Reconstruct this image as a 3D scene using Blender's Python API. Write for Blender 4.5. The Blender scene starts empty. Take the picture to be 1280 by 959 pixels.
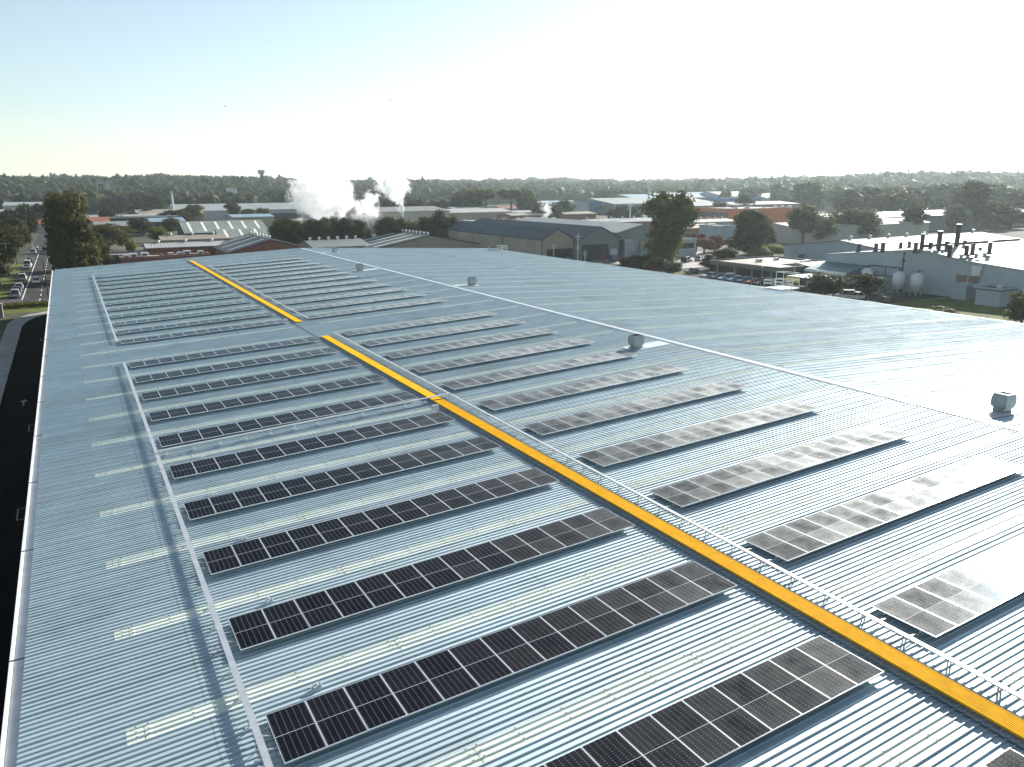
import bpy, math, random
import numpy as np
from mathutils import Vector, Matrix
random.seed(7); rng = np.random.default_rng(7)
R = math.radians
SC = bpy.context.scene
COL = SC.collection
# ------------------------------------------------------------------ camera
F, YAW, PITCH, ROLL = 967.35, R(29.387), R(14.372), R(-0.302)
CAM = Vector((-43.59, 0.0, 23.04))
def cam_basis():
    cy, sy, cp, sp = math.cos(YAW), math.sin(YAW), math.cos(PITCH), math.sin(PITCH)
    fwd = Vector((sy*cp, cy*cp, -sp)); right = Vector((cy, -sy, 0)); up = right.cross(fwd)
    cr, sr = math.cos(ROLL), math.sin(ROLL)
    return (cr*right + sr*up, -sr*right + cr*up, fwd)
CR, CU, CF = cam_basis()
cd = bpy.data.cameras.new('camera'); cam = bpy.data.objects.new('camera', cd); COL.objects.link(cam)
cam.matrix_world = Matrix(((CR.x, CU.x, -CF.x, CAM.x), (CR.y, CU.y, -CF.y, CAM.y), (CR.z, CU.z, -CF.z, CAM.z), (0, 0, 0, 1)))
cd.sensor_width = 36; cd.lens = F/1280*36; cd.clip_end = 30000; cd.clip_start = 0.1
SC.camera = cam
# ------------------------------------------------------------------ sky, sun, exposure
SUN_EL, SUN_AZ = R(22.5), R(63)            # azimuth from +Y towards +X
w = bpy.data.worlds.new('World'); SC.world = w; w.use_nodes = True
nt = w.node_tree; sky = nt.nodes.new('ShaderNodeTexSky'); sky.sky_type = 'NISHITA'; sky.sun_disc = False
sky.sun_elevation = SUN_EL; sky.sun_rotation = SUN_AZ; sky.altitude = 30; sky.air_density = 1.0; sky.dust_density = 0.35; sky.ozone_density = 1.6
bg = nt.nodes['Background']; bg.inputs[1].default_value = 0.072
tint = nt.nodes.new('ShaderNodeVectorMath'); tint.operation = 'MULTIPLY'; tint.inputs[1].default_value = (.99, 1.025, 1.01)
hs = nt.nodes.new('ShaderNodeHueSaturation'); hs.inputs['Saturation'].default_value = .72
nt.links.new(sky.outputs[0], hs.inputs['Color']); nt.links.new(hs.outputs[0], tint.inputs[0]); nt.links.new(tint.outputs[0], bg.inputs[0])
sl = bpy.data.lights.new('sun', 'SUN'); sl.energy = 5.0; sl.angle = R(0.5); sl.color = (1, 0.965, 0.90)
so = bpy.data.objects.new('sun', sl); COL.objects.link(so)
sd = Vector((math.sin(SUN_AZ)*math.cos(SUN_EL), math.cos(SUN_AZ)*math.cos(SUN_EL), math.sin(SUN_EL)))
so.rotation_euler = sd.to_track_quat('Z', 'Y').to_euler()
SC.view_settings.view_transform = 'Standard'; SC.view_settings.look = 'None'
SC.view_settings.exposure = 1.1; SC.view_settings.gamma = 1
SC.render.engine = 'CYCLES'
SC.cycles.volume_max_steps = 256; SC.cycles.volume_bounces = 6; SC.cycles.max_bounces = 12

# ------------------------------------------------------------------ helpers
def lerp(a, b, t): return a + (b-a)*t
def smooth(t):
    t = max(0, min(1, t)); return t*t*(3-2*t)
def terrain(x, y):
    r = math.hypot(x-CAM.x, y); az = math.degrees(math.atan2(x-CAM.x, y))
    z = 18*smooth((r-650)/1700)
    z += 9*smooth((r-700)/700)*smooth((22-az)/16)*smooth((2600-r)/900)
    z += 8*smooth((r-900)/900)*smooth((az-48)/8)
    z += smooth((r-600)/500)*(4*math.sin(x/310+1)*math.cos(y/260) + 2.5*math.sin(x/130)*math.sin(y/150+2))
    return z
def ray(u, v):
    return CR*((u-640)/F) - CU*((v-479.5)/F) + CF
def gp(u, v, z=0.0):                      # ground point seen at photo coordinate
    d = ray(u, v); s = (z-CAM.z)/d.z; p = CAM + d*s; return Vector((p.x, p.y, z))
def at_x(u, y, z=4.0):                    # x on the world line y, z seen at photo column u
    a, b = CAM.x-2*y, CAM.x+6*y
    for _ in range(60):
        m = (a+b)/2; q = Vector((m, y, z))-CAM
        if 640+F*q.dot(CR)/q.dot(CF) < u: a = m
        else: b = m
    return a
def far_point(u, dist):                   # column u at ground distance dist
    d = ray(u, 240); h = math.hypot(d.x, d.y); x = CAM.x+d.x/h*dist; y = d.y/h*dist
    return Vector((x, y, terrain(x, y)))

class MB:
    def __init__(s): s.v = []; s.f = []; s.m = []
    def poly(s, pts, mi=0):
        n = len(s.v); s.v += [tuple(p) for p in pts]; s.f.append(list(range(n, n+len(pts)))); s.m.append(mi)
    def box(s, x0, x1, y0, y1, z0, z1, mi=0, top=None, M=None):
        n = len(s.v); tx, ty = (0, 0) if top is None else top
        pts = [(x0, y0, z0), (x1, y0, z0), (x1, y1, z0), (x0, y1, z0), (x0+tx, y0+ty, z1), (x1-tx, y0+ty, z1), (x1-tx, y1-ty, z1), (x0+tx, y1-ty, z1)]
        if M is not None: pts = [tuple(M @ Vector(p)) for p in pts]
        s.v += pts
        for q in ((0, 3, 2, 1), (4, 5, 6, 7), (0, 1, 5, 4), (1, 2, 6, 5), (2, 3, 7, 6), (3, 0, 4, 7)):
            s.f.append([n+i for i in q]); s.m.append(mi)
    def tube(s, a, b, r0, r1=None, n=8, mi=0, caps=True):
        if r1 is None: r1 = r0
        a = Vector(a); b = Vector(b); d = (b-a).normalized()
        t = Vector((0, 0, 1)) if abs(d.z) < .9 else Vector((1, 0, 0))
        p = d.cross(t).normalized(); q = d.cross(p); k = len(s.v)
        for c, r in ((a, r0), (b, r1)):
            for i in range(n):
                g = 2*math.pi*i/n; s.v.append(tuple(c+p*math.cos(g)*r+q*math.sin(g)*r))
        for i in range(n):
            j = (i+1) % n; s.f.append([k+i, k+j, k+n+j, k+n+i]); s.m.append(mi)
        if caps:
            s.f.append([k+i for i in range(n)][::-1]); s.m.append(mi); s.f.append([k+n+i for i in range(n)]); s.m.append(mi)
    def prism(s, prof, x0, x1, axis='x', mi=0):     # closed profile (a,z) extruded along axis
        n = len(prof); k = len(s.v)
        for X in (x0, x1):
            for a, z in prof: s.v.append((X, a, z) if axis == 'x' else (a, X, z))
        for i in range(n):
            j = (i+1) % n; s.f.append([k+i, k+j, k+n+j, k+n+i]); s.m.append(mi)
        s.f.append([k+i for i in range(n)]); s.m.append(mi); s.f.append([k+n+i for i in range(n)]); s.m.append(mi)
    def build(s, name, mats, parent=None, smooth_=False, loc=None):
        me = bpy.data.meshes.new(name); me.from_pydata(s.v, [], s.f)
        if not isinstance(mats, (list, tuple)): mats = [mats]
        for m in mats: me.materials.append(m)
        if len(mats) > 1: me.polygons.foreach_set('material_index', s.m)
        if smooth_: me.polygons.foreach_set('use_smooth', [True]*len(s.f))
        me.update()
        o = bpy.data.objects.new(name, me); COL.objects.link(o)
        if parent: o.parent = parent
        if loc is not None: o.location = loc
        return o
def fix_normals(o):
    import bmesh
    b = bmesh.new(); b.from_mesh(o.data); bmesh.ops.recalc_face_normals(b, faces=b.faces); b.to_mesh(o.data); b.free(); return o
def tag(o, label, cat, group=None):
    o['label'] = label; o['category'] = cat
    if group: o['group'] = group
    return o
def struct(o): o['kind'] = 'structure'; return o
def stuff(o, label, cat): o['label'] = label; o['category'] = cat; o['kind'] = 'stuff'; return o
def empty(name, loc, rz=0):
    o = bpy.data.objects.new(name, None); COL.objects.link(o); o.location = loc; o.rotation_euler = (0, 0, rz); o.empty_display_size = .1; return o
def copy_tree(o, parent=None):
    c = o.copy(); COL.objects.link(c)
    for k in ('label', 'category', 'group'):
        if parent is None and k in c: del c[k]
    if parent: c.parent = parent
    for ch in list(o.children): copy_tree(ch, c)
    return c
ORD = ['zeroth', 'nearest', 'second', 'third', 'fourth', 'fifth', 'sixth', 'seventh', 'eighth', 'ninth', 'tenth', 'eleventh', 'twelfth', 'thirteenth', 'fourteenth']

# ------------------------------------------------------------------ materials
def mat(name, col, rough=.6, metal=0.0, noise=.12, scale=1.0, spec=.5, bump=0.0, obj_rand=0.0, detail=4):
    m = bpy.data.materials.new(name); m.use_nodes = True; t = m.node_tree; b = t.nodes['Principled BSDF']
    b.inputs['Roughness'].default_value = rough; b.inputs['Metallic'].default_value = metal
    b.inputs['Specular IOR Level'].default_value = spec
    tc = t.nodes.new('ShaderNodeTexCoord'); n = t.nodes.new('ShaderNodeTexNoise'); n.inputs['Scale'].default_value = scale; n.inputs['Detail'].default_value = detail
    t.links.new(tc.outputs['Object'], n.inputs['Vector'])
    mr = t.nodes.new('ShaderNodeMapRange'); mr.inputs[1].default_value = .3; mr.inputs[2].default_value = .7
    mr.inputs[3].default_value = 1-noise; mr.inputs[4].default_value = 1+noise; t.links.new(n.outputs[0], mr.inputs[0])
    fac = mr.outputs[0]
    if obj_rand:
        oi = t.nodes.new('ShaderNodeObjectInfo'); m2 = t.nodes.new('ShaderNodeMapRange'); m2.inputs[3].default_value = 1-obj_rand; m2.inputs[4].default_value = 1+obj_rand
        t.links.new(oi.outputs['Random'], m2.inputs[0]); mm = t.nodes.new('ShaderNodeMath'); mm.operation = 'MULTIPLY'
        t.links.new(fac, mm.inputs[0]); t.links.new(m2.outputs[0], mm.inputs[1]); fac = mm.outputs[0]
    vm = t.nodes.new('ShaderNodeVectorMath'); vm.operation = 'SCALE'; vm.inputs[0].default_value = col
    t.links.new(fac, vm.inputs['Scale']); t.links.new(vm.outputs[0], b.inputs['Base Color'])
    if bump:
        bp = t.nodes.new('ShaderNodeBump'); bp.inputs['Strength'].default_value = bump; t.links.new(n.outputs[0], bp.inputs['Height']); t.links.new(bp.outputs[0], b.inputs['Normal'])
    return m
def ribbed(name, col, pitch=.8, axis=0, rough=.45, metal=.3, noise=.15, depth=.25):
    """corrugated cladding: bump ribs along one axis + slow stains"""
    m = mat(name, col, rough, 0, noise, .15, .15); t = m.node_tree; b = t.nodes['Principled BSDF']
    tc = [n for n in t.nodes if n.type == 'TEX_COORD'][0]
    sx = t.nodes.new('ShaderNodeSeparateXYZ'); t.links.new(tc.outputs['Object'], sx.inputs[0])
    mu = t.nodes.new('ShaderNodeMath'); mu.operation = 'MULTIPLY'; mu.inputs[1].default_value = 2*math.pi/pitch; t.links.new(sx.outputs[axis], mu.inputs[0])
    si = t.nodes.new('ShaderNodeMath'); si.operation = 'SINE'; t.links.new(mu.outputs[0], si.inputs[0])
    bp = t.nodes.new('ShaderNodeBump'); bp.inputs['Strength'].default_value = depth; bp.inputs['Distance'].default_value = .1
    t.links.new(si.outputs[0], bp.inputs['Height']); t.links.new(bp.outputs[0], b.inputs['Normal'])
    return m
M = {}
M['white'] = mat('white_paint', (.62, .64, .64), .5, 0, .08, .4)
M['white_wall'] = mat('white_wall', (.34, .40, .43), .7, 0, .1, .15)
M['galv'] = mat('galvanised_steel', (.55, .57, .58), .4, .6, .12, 1.5)
M['alu'] = mat('aluminium_frame', (.78, .79, .8), .35, .5, .05, 3)
M['dark'] = mat('dark_metal', (.03, .032, .035), .5, .3)
M['black'] = mat('black_rubber', (.015, .015, .016), .8)
M['asphalt'] = mat('asphalt', (.045, .044, .042), .95, 0, .3, .25, .1, .1, 0, 8)
M['asphalt_shaded'] = mat('shaded_asphalt', (.005, .0052, .006), 1, 0, .3, .25, .02, .1, 0, 8)  # driveway asphalt with the warehouse's shadow put into its near-black colour
M['concrete'] = mat('concrete', (.30, .28, .25), .85, 0, .18, .4, .3)
M['concrete2'] = mat('weathered_concrete', (.16, .165, .16), .85, 0, .3, .5, .3)
M['line'] = mat('road_paint', (.7, .7, .68), .7, 0, .12, 2)
M['grass'] = mat('grass', (.10, .12, .03), .95, 0, .35, .3, .1, .3)
M['brick'] = mat('red_brick', (.24, .09, .06), .85, 0, .2, 1.5)
M['tan'] = mat('tan_wall', (.36, .31, .23), .8, 0, .12, .15)
M['beige'] = mat('beige_wall', (.40, .38, .33), .8, 0, .1, .1)
M['olive'] = mat('olive_fascia', (.14, .14, .10), .7, 0, .1, .2)
M['orange'] = mat('orange_wall', (.62, .13, .02), .6, 0, .06, .1)
M['blue'] = mat('blue_wall', (.02, .14, .42), .5, 0, .06, .1)
M['teal'] = mat('teal_roof', (.06, .16, .18), .5, .2, .1, .3)
M['green_wall'] = mat('green_grey_wall', (.17, .20, .18), .6, 0, .1, .1)
M['yellow_sign'] = mat('yellow_board', (.7, .5, .04), .5)
M['glassdark'] = mat('dark_window', (.02, .025, .03), .12, 0, .1, 1, .8)
M['wood'] = mat('timber_pole', (.10, .075, .055), .85, 0, .2, 4)
M['bark'] = mat('bark', (.09, .07, .055), .9, 0, .3, 1.5)
M['rust'] = mat('rusty_louvre', (.20, .10, .08), .7, 0, .2, 3)
for nm, c in (('roof_pale', (.26, .28, .28)), ('roof_white', (.34, .35, .34)), ('roof_grey', (.19, .20, .20)), ('roof_slate', (.07, .085, .10)), ('roof_tan', (.30, .26, .21)), ('roof_blue', (.20, .29, .35)), ('roof_green', (.25, .27, .24)), ('roof_red', (.28, .10, .06))):
    M[nm] = ribbed(nm, c, 1.0, 0, .65, .1)
    M[nm+'_y'] = ribbed(nm+'_y', c, 1.0, 1, .65, .1)
CARS = {n: mat('car_paint_'+n, c, .25, .3, .03, 1) for n, c in (('white', (.7, .7, .7)), ('silver', (.42, .44, .46)), ('blue', (.03, .10, .25)), ('black', (.015, .015, .018)), ('red', (.3, .02, .02)), ('grey', (.13, .14, .15)), ('pale_blue', (.2, .36, .48)))}
# ---- sheet metal of the big roof
def roof_metal():
    m = bpy.data.materials.new('sheet_metal_roof'); m.use_nodes = True; t = m.node_tree; b = t.nodes['Principled BSDF']
    tc = t.nodes.new('ShaderNodeTexCoord'); mp = t.nodes.new('ShaderNodeMapping'); mp.inputs['Scale'].default_value = (.03, 1.43, 1)
    t.links.new(tc.outputs['Object'], mp.inputs[0])
    n = t.nodes.new('ShaderNodeTexNoise'); n.inputs['Scale'].default_value = 1; n.inputs['Detail'].default_value = 3; t.links.new(mp.outputs[0], n.inputs[0])
    n2 = t.nodes.new('ShaderNodeTexNoise'); n2.inputs['Scale'].default_value = .6; n2.inputs['Detail'].default_value = 8; n2.inputs['Roughness'].default_value = .65; t.links.new(tc.outputs['Object'], n2.inputs[0])
    ad = t.nodes.new('ShaderNodeMath'); ad.operation = 'ADD'; t.links.new(n.outputs[0], ad.inputs[0]); t.links.new(n2.outputs[0], ad.inputs[1])
    r1 = t.nodes.new('ShaderNodeMapRange'); r1.inputs[1].default_value = .7; r1.inputs[2].default_value = 1.3; r1.inputs[3].default_value = .86; r1.inputs[4].default_value = 1.08; t.links.new(ad.outputs[0], r1.inputs[0])
    n3 = t.nodes.new('ShaderNodeTexNoise'); n3.inputs['Scale'].default_value = .11; n3.inputs['Detail'].default_value = 9; n3.inputs['Roughness'].default_value = .7; t.links.new(tc.outputs['Object'], n3.inputs[0])
    r3 = t.nodes.new('ShaderNodeMapRange'); r3.inputs[1].default_value = .54; r3.inputs[2].default_value = .70; r3.inputs[3].default_value = 1.0; r3.inputs[4].default_value = .80; t.links.new(n3.outputs[0], r3.inputs[0])
    # end laps of the sheets every 12 m, a thin darker line
    sx = t.nodes.new('ShaderNodeSeparateXYZ'); t.links.new(tc.outputs['Object'], sx.inputs[0])
    pp = t.nodes.new('ShaderNodeMath'); pp.operation = 'PINGPONG'; pp.inputs[1].default_value = 5.97; t.links.new(sx.outputs[0], pp.inputs[0])
    lt = t.nodes.new('ShaderNodeMath'); lt.operation = 'GREATER_THAN'; lt.inputs[1].default_value = 5.945; t.links.new(pp.outputs[0], lt.inputs[0])
    l2 = t.nodes.new('ShaderNodeMath'); l2.operation = 'MULTIPLY_ADD'; l2.inputs[1].default_value = -.22; l2.inputs[2].default_value = 1; t.links.new(lt.outputs[0], l2.inputs[0])
    m3 = t.nodes.new('ShaderNodeMath'); m3.operation = 'MULTIPLY'; t.links.new(r1.outputs[0], m3.inputs[0]); t.links.new(r3.outputs[0], m3.inputs[1])
    m4 = t.nodes.new('ShaderNodeMath'); m4.operation = 'MULTIPLY'; t.links.new(m3.outputs[0], m4.inputs[0]); t.links.new(l2.outputs[0], m4.inputs[1])
    vm = t.nodes.new('ShaderNodeVectorMath'); vm.operation = 'SCALE'; vm.inputs[0].default_value = (.47, .56, .59); t.links.new(m4.outputs[0], vm.inputs['Scale'])
    t.links.new(vm.outputs[0], b.inputs['Base Color'])
    r2 = t.nodes.new('ShaderNodeMapRange'); r2.inputs[1].default_value = .7; r2.inputs[2].default_value = 1.3; r2.inputs[3].default_value = .76; r2.inputs[4].default_value = .66; t.links.new(ad.outputs[0], r2.inputs[0])
    t.links.new(r2.outputs[0], b.inputs['Roughness']); b.inputs['Metallic'].default_value = .72
    return m
M['sheet'] = roof_metal()
M['sheet_trim'] = mat('pale_flashing', (.55, .58, .58), .35, .2, .05, 1)
M['fibre'] = mat('fibreglass_rooflight', (.68, .73, .65), .34, 0, .10, .8, .4)
M['fibre_line'] = mat('fibreglass_purlin_line', (.82, .85, .72), .6, 0, .05, 2, .15)
M['screw'] = mat('screw_heads', (.10, .10, .10), .5, .4)
def grating():
    m = bpy.data.materials.new('yellow_grp_grating'); m.use_nodes = True; t = m.node_tree; b = t.nodes['Principled BSDF']
    tc = t.nodes.new('ShaderNodeTexCoord'); n = t.nodes.new('ShaderNodeTexNoise'); n.inputs['Scale'].default_value = 3; n.inputs['Detail'].default_value = 6; t.links.new(tc.outputs['Object'], n.inputs[0])
    cr = t.nodes.new('ShaderNodeValToRGB'); cr.color_ramp.elements[0].position = .3; cr.color_ramp.elements[0].color = (.68, .35, .002, 1); cr.color_ramp.elements[1].position = .7; cr.color_ramp.elements[1].color = (.80, .43, .003, 1)
    t.links.new(n.outputs[0], cr.inputs[0]); t.links.new(cr.outputs[0], b.inputs['Base Color']); b.inputs['Roughness'].default_value = .8; b.inputs['Specular IOR Level'].default_value = .06
    return m
M['yellow'] = grating()
# ---- photovoltaic glass
PW, PL = 1.134, 2.278
def pv_glass():
    m = bpy.data.materials.new('photovoltaic_glass'); m.use_nodes = True; t = m.node_tree; N = t.nodes; L = t.links
    b = N['Principled BSDF']; out = N['Material Output']
    def math_(op, a, c=None, d=None):
        n = N.new('ShaderNodeMath'); n.operation = op
        for i, q in enumerate((a, c, d)):
            if q is None: continue
            if isinstance(q, (int, float)): n.inputs[i].default_value = q
            else: L.new(q, n.inputs[i])
        return n.outputs[0]
    tc = N.new('ShaderNodeTexCoord'); s = N.new('ShaderNodeSeparateXYZ'); L.new(tc.outputs['Object'], s.inputs[0])
    oi = N.new('ShaderNodeObjectInfo'); rnd = oi.outputs['Random']
    x = s.outputs[0]; y = s.outputs[1]                                     # x 0..PW, y 0..-PL
    cw = (PW-.07)/6; ch = (PL-.09)/24
    fx = math_('PINGPONG', math_('SUBTRACT', x, .035), cw/2)                # 0 at the column joints
    fx2 = math_('ABSOLUTE', fx)
    fy = math_('PINGPONG', math_('ADD', y, .04), ch/2)
    colx = math_('FRACT', math_('DIVIDE', math_('SUBTRACT', x, .035), cw)); dx = math_('MULTIPLY', math_('MINIMUM', colx, math_('SUBTRACT', 1, colx)), cw)
    rowy = math_('FRACT', math_('DIVIDE', math_('MULTIPLY', math_('ADD', y, .04), -1), ch)); dy = math_('MULTIPLY', math_('MINIMUM', rowy, math_('SUBTRACT', 1, rowy)), ch)
    line = math_('LESS_THAN', dx, .0022)
    dash = math_('LESS_THAN', math_('ADD', dx, dy), .02)
    rl = math_('LESS_THAN', dy, .0010)
    mid = math_('LESS_THAN', math_('ABSOLUTE', math_('ADD', y, PL/2)), .008)
    grid = math_('MAXIMUM', math_('MAXIMUM', math_('MULTIPLY', line, .05), math_('MULTIPLY', dash, .30)), math_('MAXIMUM', mid, math_('MULTIPLY', rl, .06)))
    # dirt film: own amount for each half panel, speckled
    half = math_('GREATER_THAN', y, -PL/2)
    hr = math_('FRACT', math_('MULTIPLY', math_('ADD', rnd, math_('MULTIPLY', half, .37)), 17.31))
    n1 = N.new('ShaderNodeTexNoise'); n1.inputs['Scale'].default_value = 2.2; n1.inputs['Detail'].default_value = 3
    va = N.new('ShaderNodeVectorMath'); va.operation = 'ADD'; cb = N.new('ShaderNodeCombineXYZ'); L.new(math_('MULTIPLY', rnd, 91.0), cb.inputs[0]); L.new(math_('MULTIPLY', half, 7.0), cb.inputs[1])
    L.new(tc.outputs['Object'], va.inputs[0]); L.new(cb.outputs[0], va.inputs[1]); L.new(va.outputs[0], n1.inputs[0])
    n2 = N.new('ShaderNodeTexNoise'); n2.inputs['Scale'].default_value = 34; n2.inputs['Detail'].default_value = 4; n2.inputs['Roughness'].default_value = .7; L.new(va.outputs[0], n2.inputs[0])
    # cleaner centre of a half panel (condensation dries from the edges)
    ex = math_('MINIMUM', x, math_('SUBTRACT', PW, x))
    hy = math_('PINGPONG', y, PL/2); edge = math_('MINIMUM', ex, math_('MINIMUM', math_('MULTIPLY', math_('ABSOLUTE', y), 1.0), math_('ADD', y, PL)))
    ed = math_('SUBTRACT', 1, math_('MINIMUM', math_('DIVIDE', edge, .42), 1))
    amt = math_('ADD', math_('MULTIPLY_ADD', math_('POWER', hr, 1.2), .34, .13), math_('MULTIPLY', ed, .18))
    amt = math_('ADD', amt, math_('MULTIPLY_ADD', n1.outputs[0], .6, -.18))
    sp = math_('MULTIPLY_ADD', n2.outputs[0], 2.4, -.72)
    dirt = math_('MULTIPLY', math_('MINIMUM', math_('MAXIMUM', amt, .05), 1.0), math_('MINIMUM', math_('MAXIMUM', sp, .25), 1.0))
    mx = N.new('ShaderNodeMix'); mx.data_type = 'RGBA'; L.new(grid, mx.inputs[0]); mx.inputs[6].default_value = (.004, .005, .010, 1); mx.inputs[7].default_value = (.52, .54, .56, 1)
    L.new(mx.outputs[2], b.inputs['Base Color']); b.inputs['Roughness'].default_value = .12; b.inputs['IOR'].default_value = 1.2
    b.inputs['Specular IOR Level'].default_value = 0.0
    fr = N.new('ShaderNodeFresnel'); fr.inputs[0].default_value = 1.07; gg = N.new('ShaderNodeBsdfGlossy'); gg.inputs['Roughness'].default_value = .16; gg.inputs['Color'].default_value = (.55, .72, .85, 1)
    bs = N.new('ShaderNodeMixShader'); L.new(fr.outputs[0], bs.inputs[0]); L.new(b.outputs[0], bs.inputs[1]); L.new(gg.outputs[0], bs.inputs[2])
    # film: rough dielectric-like scatter
    g = N.new('ShaderNodeBsdfGlossy'); g.inputs['Roughness'].default_value = .74; g.inputs['Color'].default_value = (.60, .62, .61, 1)
    df = N.new('ShaderNodeBsdfDiffuse'); df.inputs['Color'].default_value = (.08, .08, .075, 1)
    fm = N.new('ShaderNodeMixShader'); fm.inputs[0].default_value = .25; L.new(g.outputs[0], fm.inputs[1]); L.new(df.outputs[0], fm.inputs[2])
    ms = N.new('ShaderNodeMixShader'); 
    sl_ = N.new('ShaderNodeSeparateXYZ'); L.new(oi.outputs['Location'], sl_.inputs[0]); lm = N.new('ShaderNodeMapRange'); lm.inputs[1].default_value = -40; lm.inputs[2].default_value = -14; lm.inputs[3].default_value = 0.0; lm.inputs[4].default_value = 1.0; L.new(sl_.outputs[0], lm.inputs[0])
    L.new(math_('MULTIPLY', dirt, math_('MULTIPLY_ADD', math_('POWER', lm.outputs[0], 2.4), 1.55, .05)), ms.inputs[0]); L.new(bs.outputs[0], ms.inputs[1]); L.new(fm.outputs[0], ms.inputs[2]); L.new(ms.outputs[0], out.inputs[0])
    return m
M['pv'] = pv_glass()
def leaf_mat(name, col, col2):
    m = bpy.data.materials.new(name); m.use_nodes = True; t = m.node_tree; b = t.nodes['Principled BSDF']
    tc = t.nodes.new('ShaderNodeTexCoord'); n = t.nodes.new('ShaderNodeTexNoise'); n.inputs['Scale'].default_value = .45; n.inputs['Detail'].default_value = 4; t.links.new(tc.outputs['Object'], n.inputs[0])
    oi = t.nodes.new('ShaderNodeObjectInfo'); a = t.nodes.new('ShaderNodeMath'); a.operation = 'MULTIPLY_ADD'; a.inputs[1].default_value = .35; t.links.new(oi.outputs['Random'], a.inputs[0]); t.links.new(n.outputs[0], a.inputs[2])
    cr = t.nodes.new('ShaderNodeValToRGB'); e = cr.color_ramp.elements; e[0].position = .45; e[0].color = (*col, 1); e[1].position = .85; e[1].color = (*col2, 1)
    t.links.new(a.outputs[0], cr.inputs[0]); t.links.new(cr.outputs[0], b.inputs['Base Color']); b.inputs['Roughness'].default_value = .7; b.inputs['Specular IOR Level'].default_value = .12
    tr = t.nodes.new('ShaderNodeBsdfTranslucent'); t.links.new(cr.outputs[0], tr.inputs[0]); ms = t.nodes.new('ShaderNodeMixShader'); ms.inputs[0].default_value = .38
    t.links.new(b.outputs[0], ms.inputs[1]); t.links.new(tr.outputs[0], ms.inputs[2]); t.links.new(ms.outputs[0], t.nodes['Material Output'].inputs[0])
    return m
M['leaf'] = leaf_mat('gum_foliage', (.026, .040, .008), (.11, .115, .022))
M['leaf_dark'] = leaf_mat('dark_foliage', (.013, .021, .005), (.078, .070, .012))
M['leaf_lime'] = leaf_mat('lime_foliage', (.12, .14, .015), (.24, .24, .03))
M['leaf_red'] = leaf_mat('russet_foliage', (.10, .03, .02), (.20, .08, .04))
M['leaf_far'] = leaf_mat('far_foliage', (.018, .028, .012), (.06, .066, .026))

# ------------------------------------------------------------------ ground and hills
def build_ground():
    rs = [0, 60, 120, 200, 300, 420, 560, 650, 740, 840, 940, 1060, 1180, 1320, 1480, 1650, 1850, 2100, 2400, 2800, 3400, 4200, 5500, 7500, 11000]
    na = 180; v = [(CAM.x, 0, 0)]; f = []
    for r in rs[1:]:
        for i in range(na):
            a = 2*math.pi*i/na; x = CAM.x+r*math.sin(a); y = r*math.cos(a); v.append((x, y, terrain(x, y)))
    for i in range(na): f.append([0, 1+(i+1) % na, 1+i])
    for k in range(len(rs)-2):
        for i in range(na):
            j = (i+1) % na; a = 1+k*na; b = a+na; f.append([a+i, a+j, b+j, b+i])
    me = bpy.data.meshes.new('ground'); me.from_pydata(v, [], f); me.polygons.foreach_set('use_smooth', [True]*len(f))
    m = bpy.data.materials.new('suburban_ground'); m.use_nodes = True; t = m.node_tree; b = t.nodes['Principled BSDF']; b.inputs['Roughness'].default_value = .95; b.inputs['Specular IOR Level'].default_value = .15
    tc = t.nodes.new('ShaderNodeTexCoord'); n = t.nodes.new('ShaderNodeTexNoise'); n.inputs['Scale'].default_value = .02; n.inputs['Detail'].default_value = 6; t.links.new(tc.outputs['Object'], n.inputs[0])
    n2 = t.nodes.new('ShaderNodeTexNoise'); n2.inputs['Scale'].default_value = .5; n2.inputs['Detail'].default_value = 6; t.links.new(tc.outputs['Object'], n2.inputs[0])
    mx = t.nodes.new('ShaderNodeMix'); mx.data_type = 'FLOAT'; mx.inputs[0].default_value = .35; t.links.new(n.outputs[0], mx.inputs[2]); t.links.new(n2.outputs[0], mx.inputs[3])
    cr = t.nodes.new('ShaderNodeValToRGB'); e = cr.color_ramp.elements; e[0].position = .40; e[0].color = (.035, .042, .018, 1); e[1].position = .62; e[1].color = (.14, .125, .10, 1)
    k = e.new(.5); k.color = (.065, .062, .045, 1); t.links.new(mx.outputs[0], cr.inputs[0]); t.links.new(cr.outputs[0], b.inputs['Base Color'])
    me.materials.append(m); o = bpy.data.objects.new('ground', me); COL.objects.link(o); struct(o)
build_ground()
def sheet(name, pts, m, z):
    b = MB(); b.poly([(x, y, z) for x, y in pts]); return struct(b.build(name, m))
def rect(name, x0, x1, y0, y1, m, z): return sheet(name, [(x0, y0), (x1, y0), (x1, y1), (x0, y1)], m, z)
rect('driveway', -52.4, -46.7, -40, 170, M['asphalt_shaded'], .008)
rect('street', -56.6, -43.6, 186, 560, M['asphalt'], .008)
rect('yard', 47, 150, -60, 185, M['asphalt'], .004)
rect('service_yard', -40, 140, 171, 330, M['asphalt'], .004)
b = MB(); b.box(-46.7, -46.2, -40, 170, 0, .12); struct(b.build('kerb', M['concrete2']))
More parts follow.
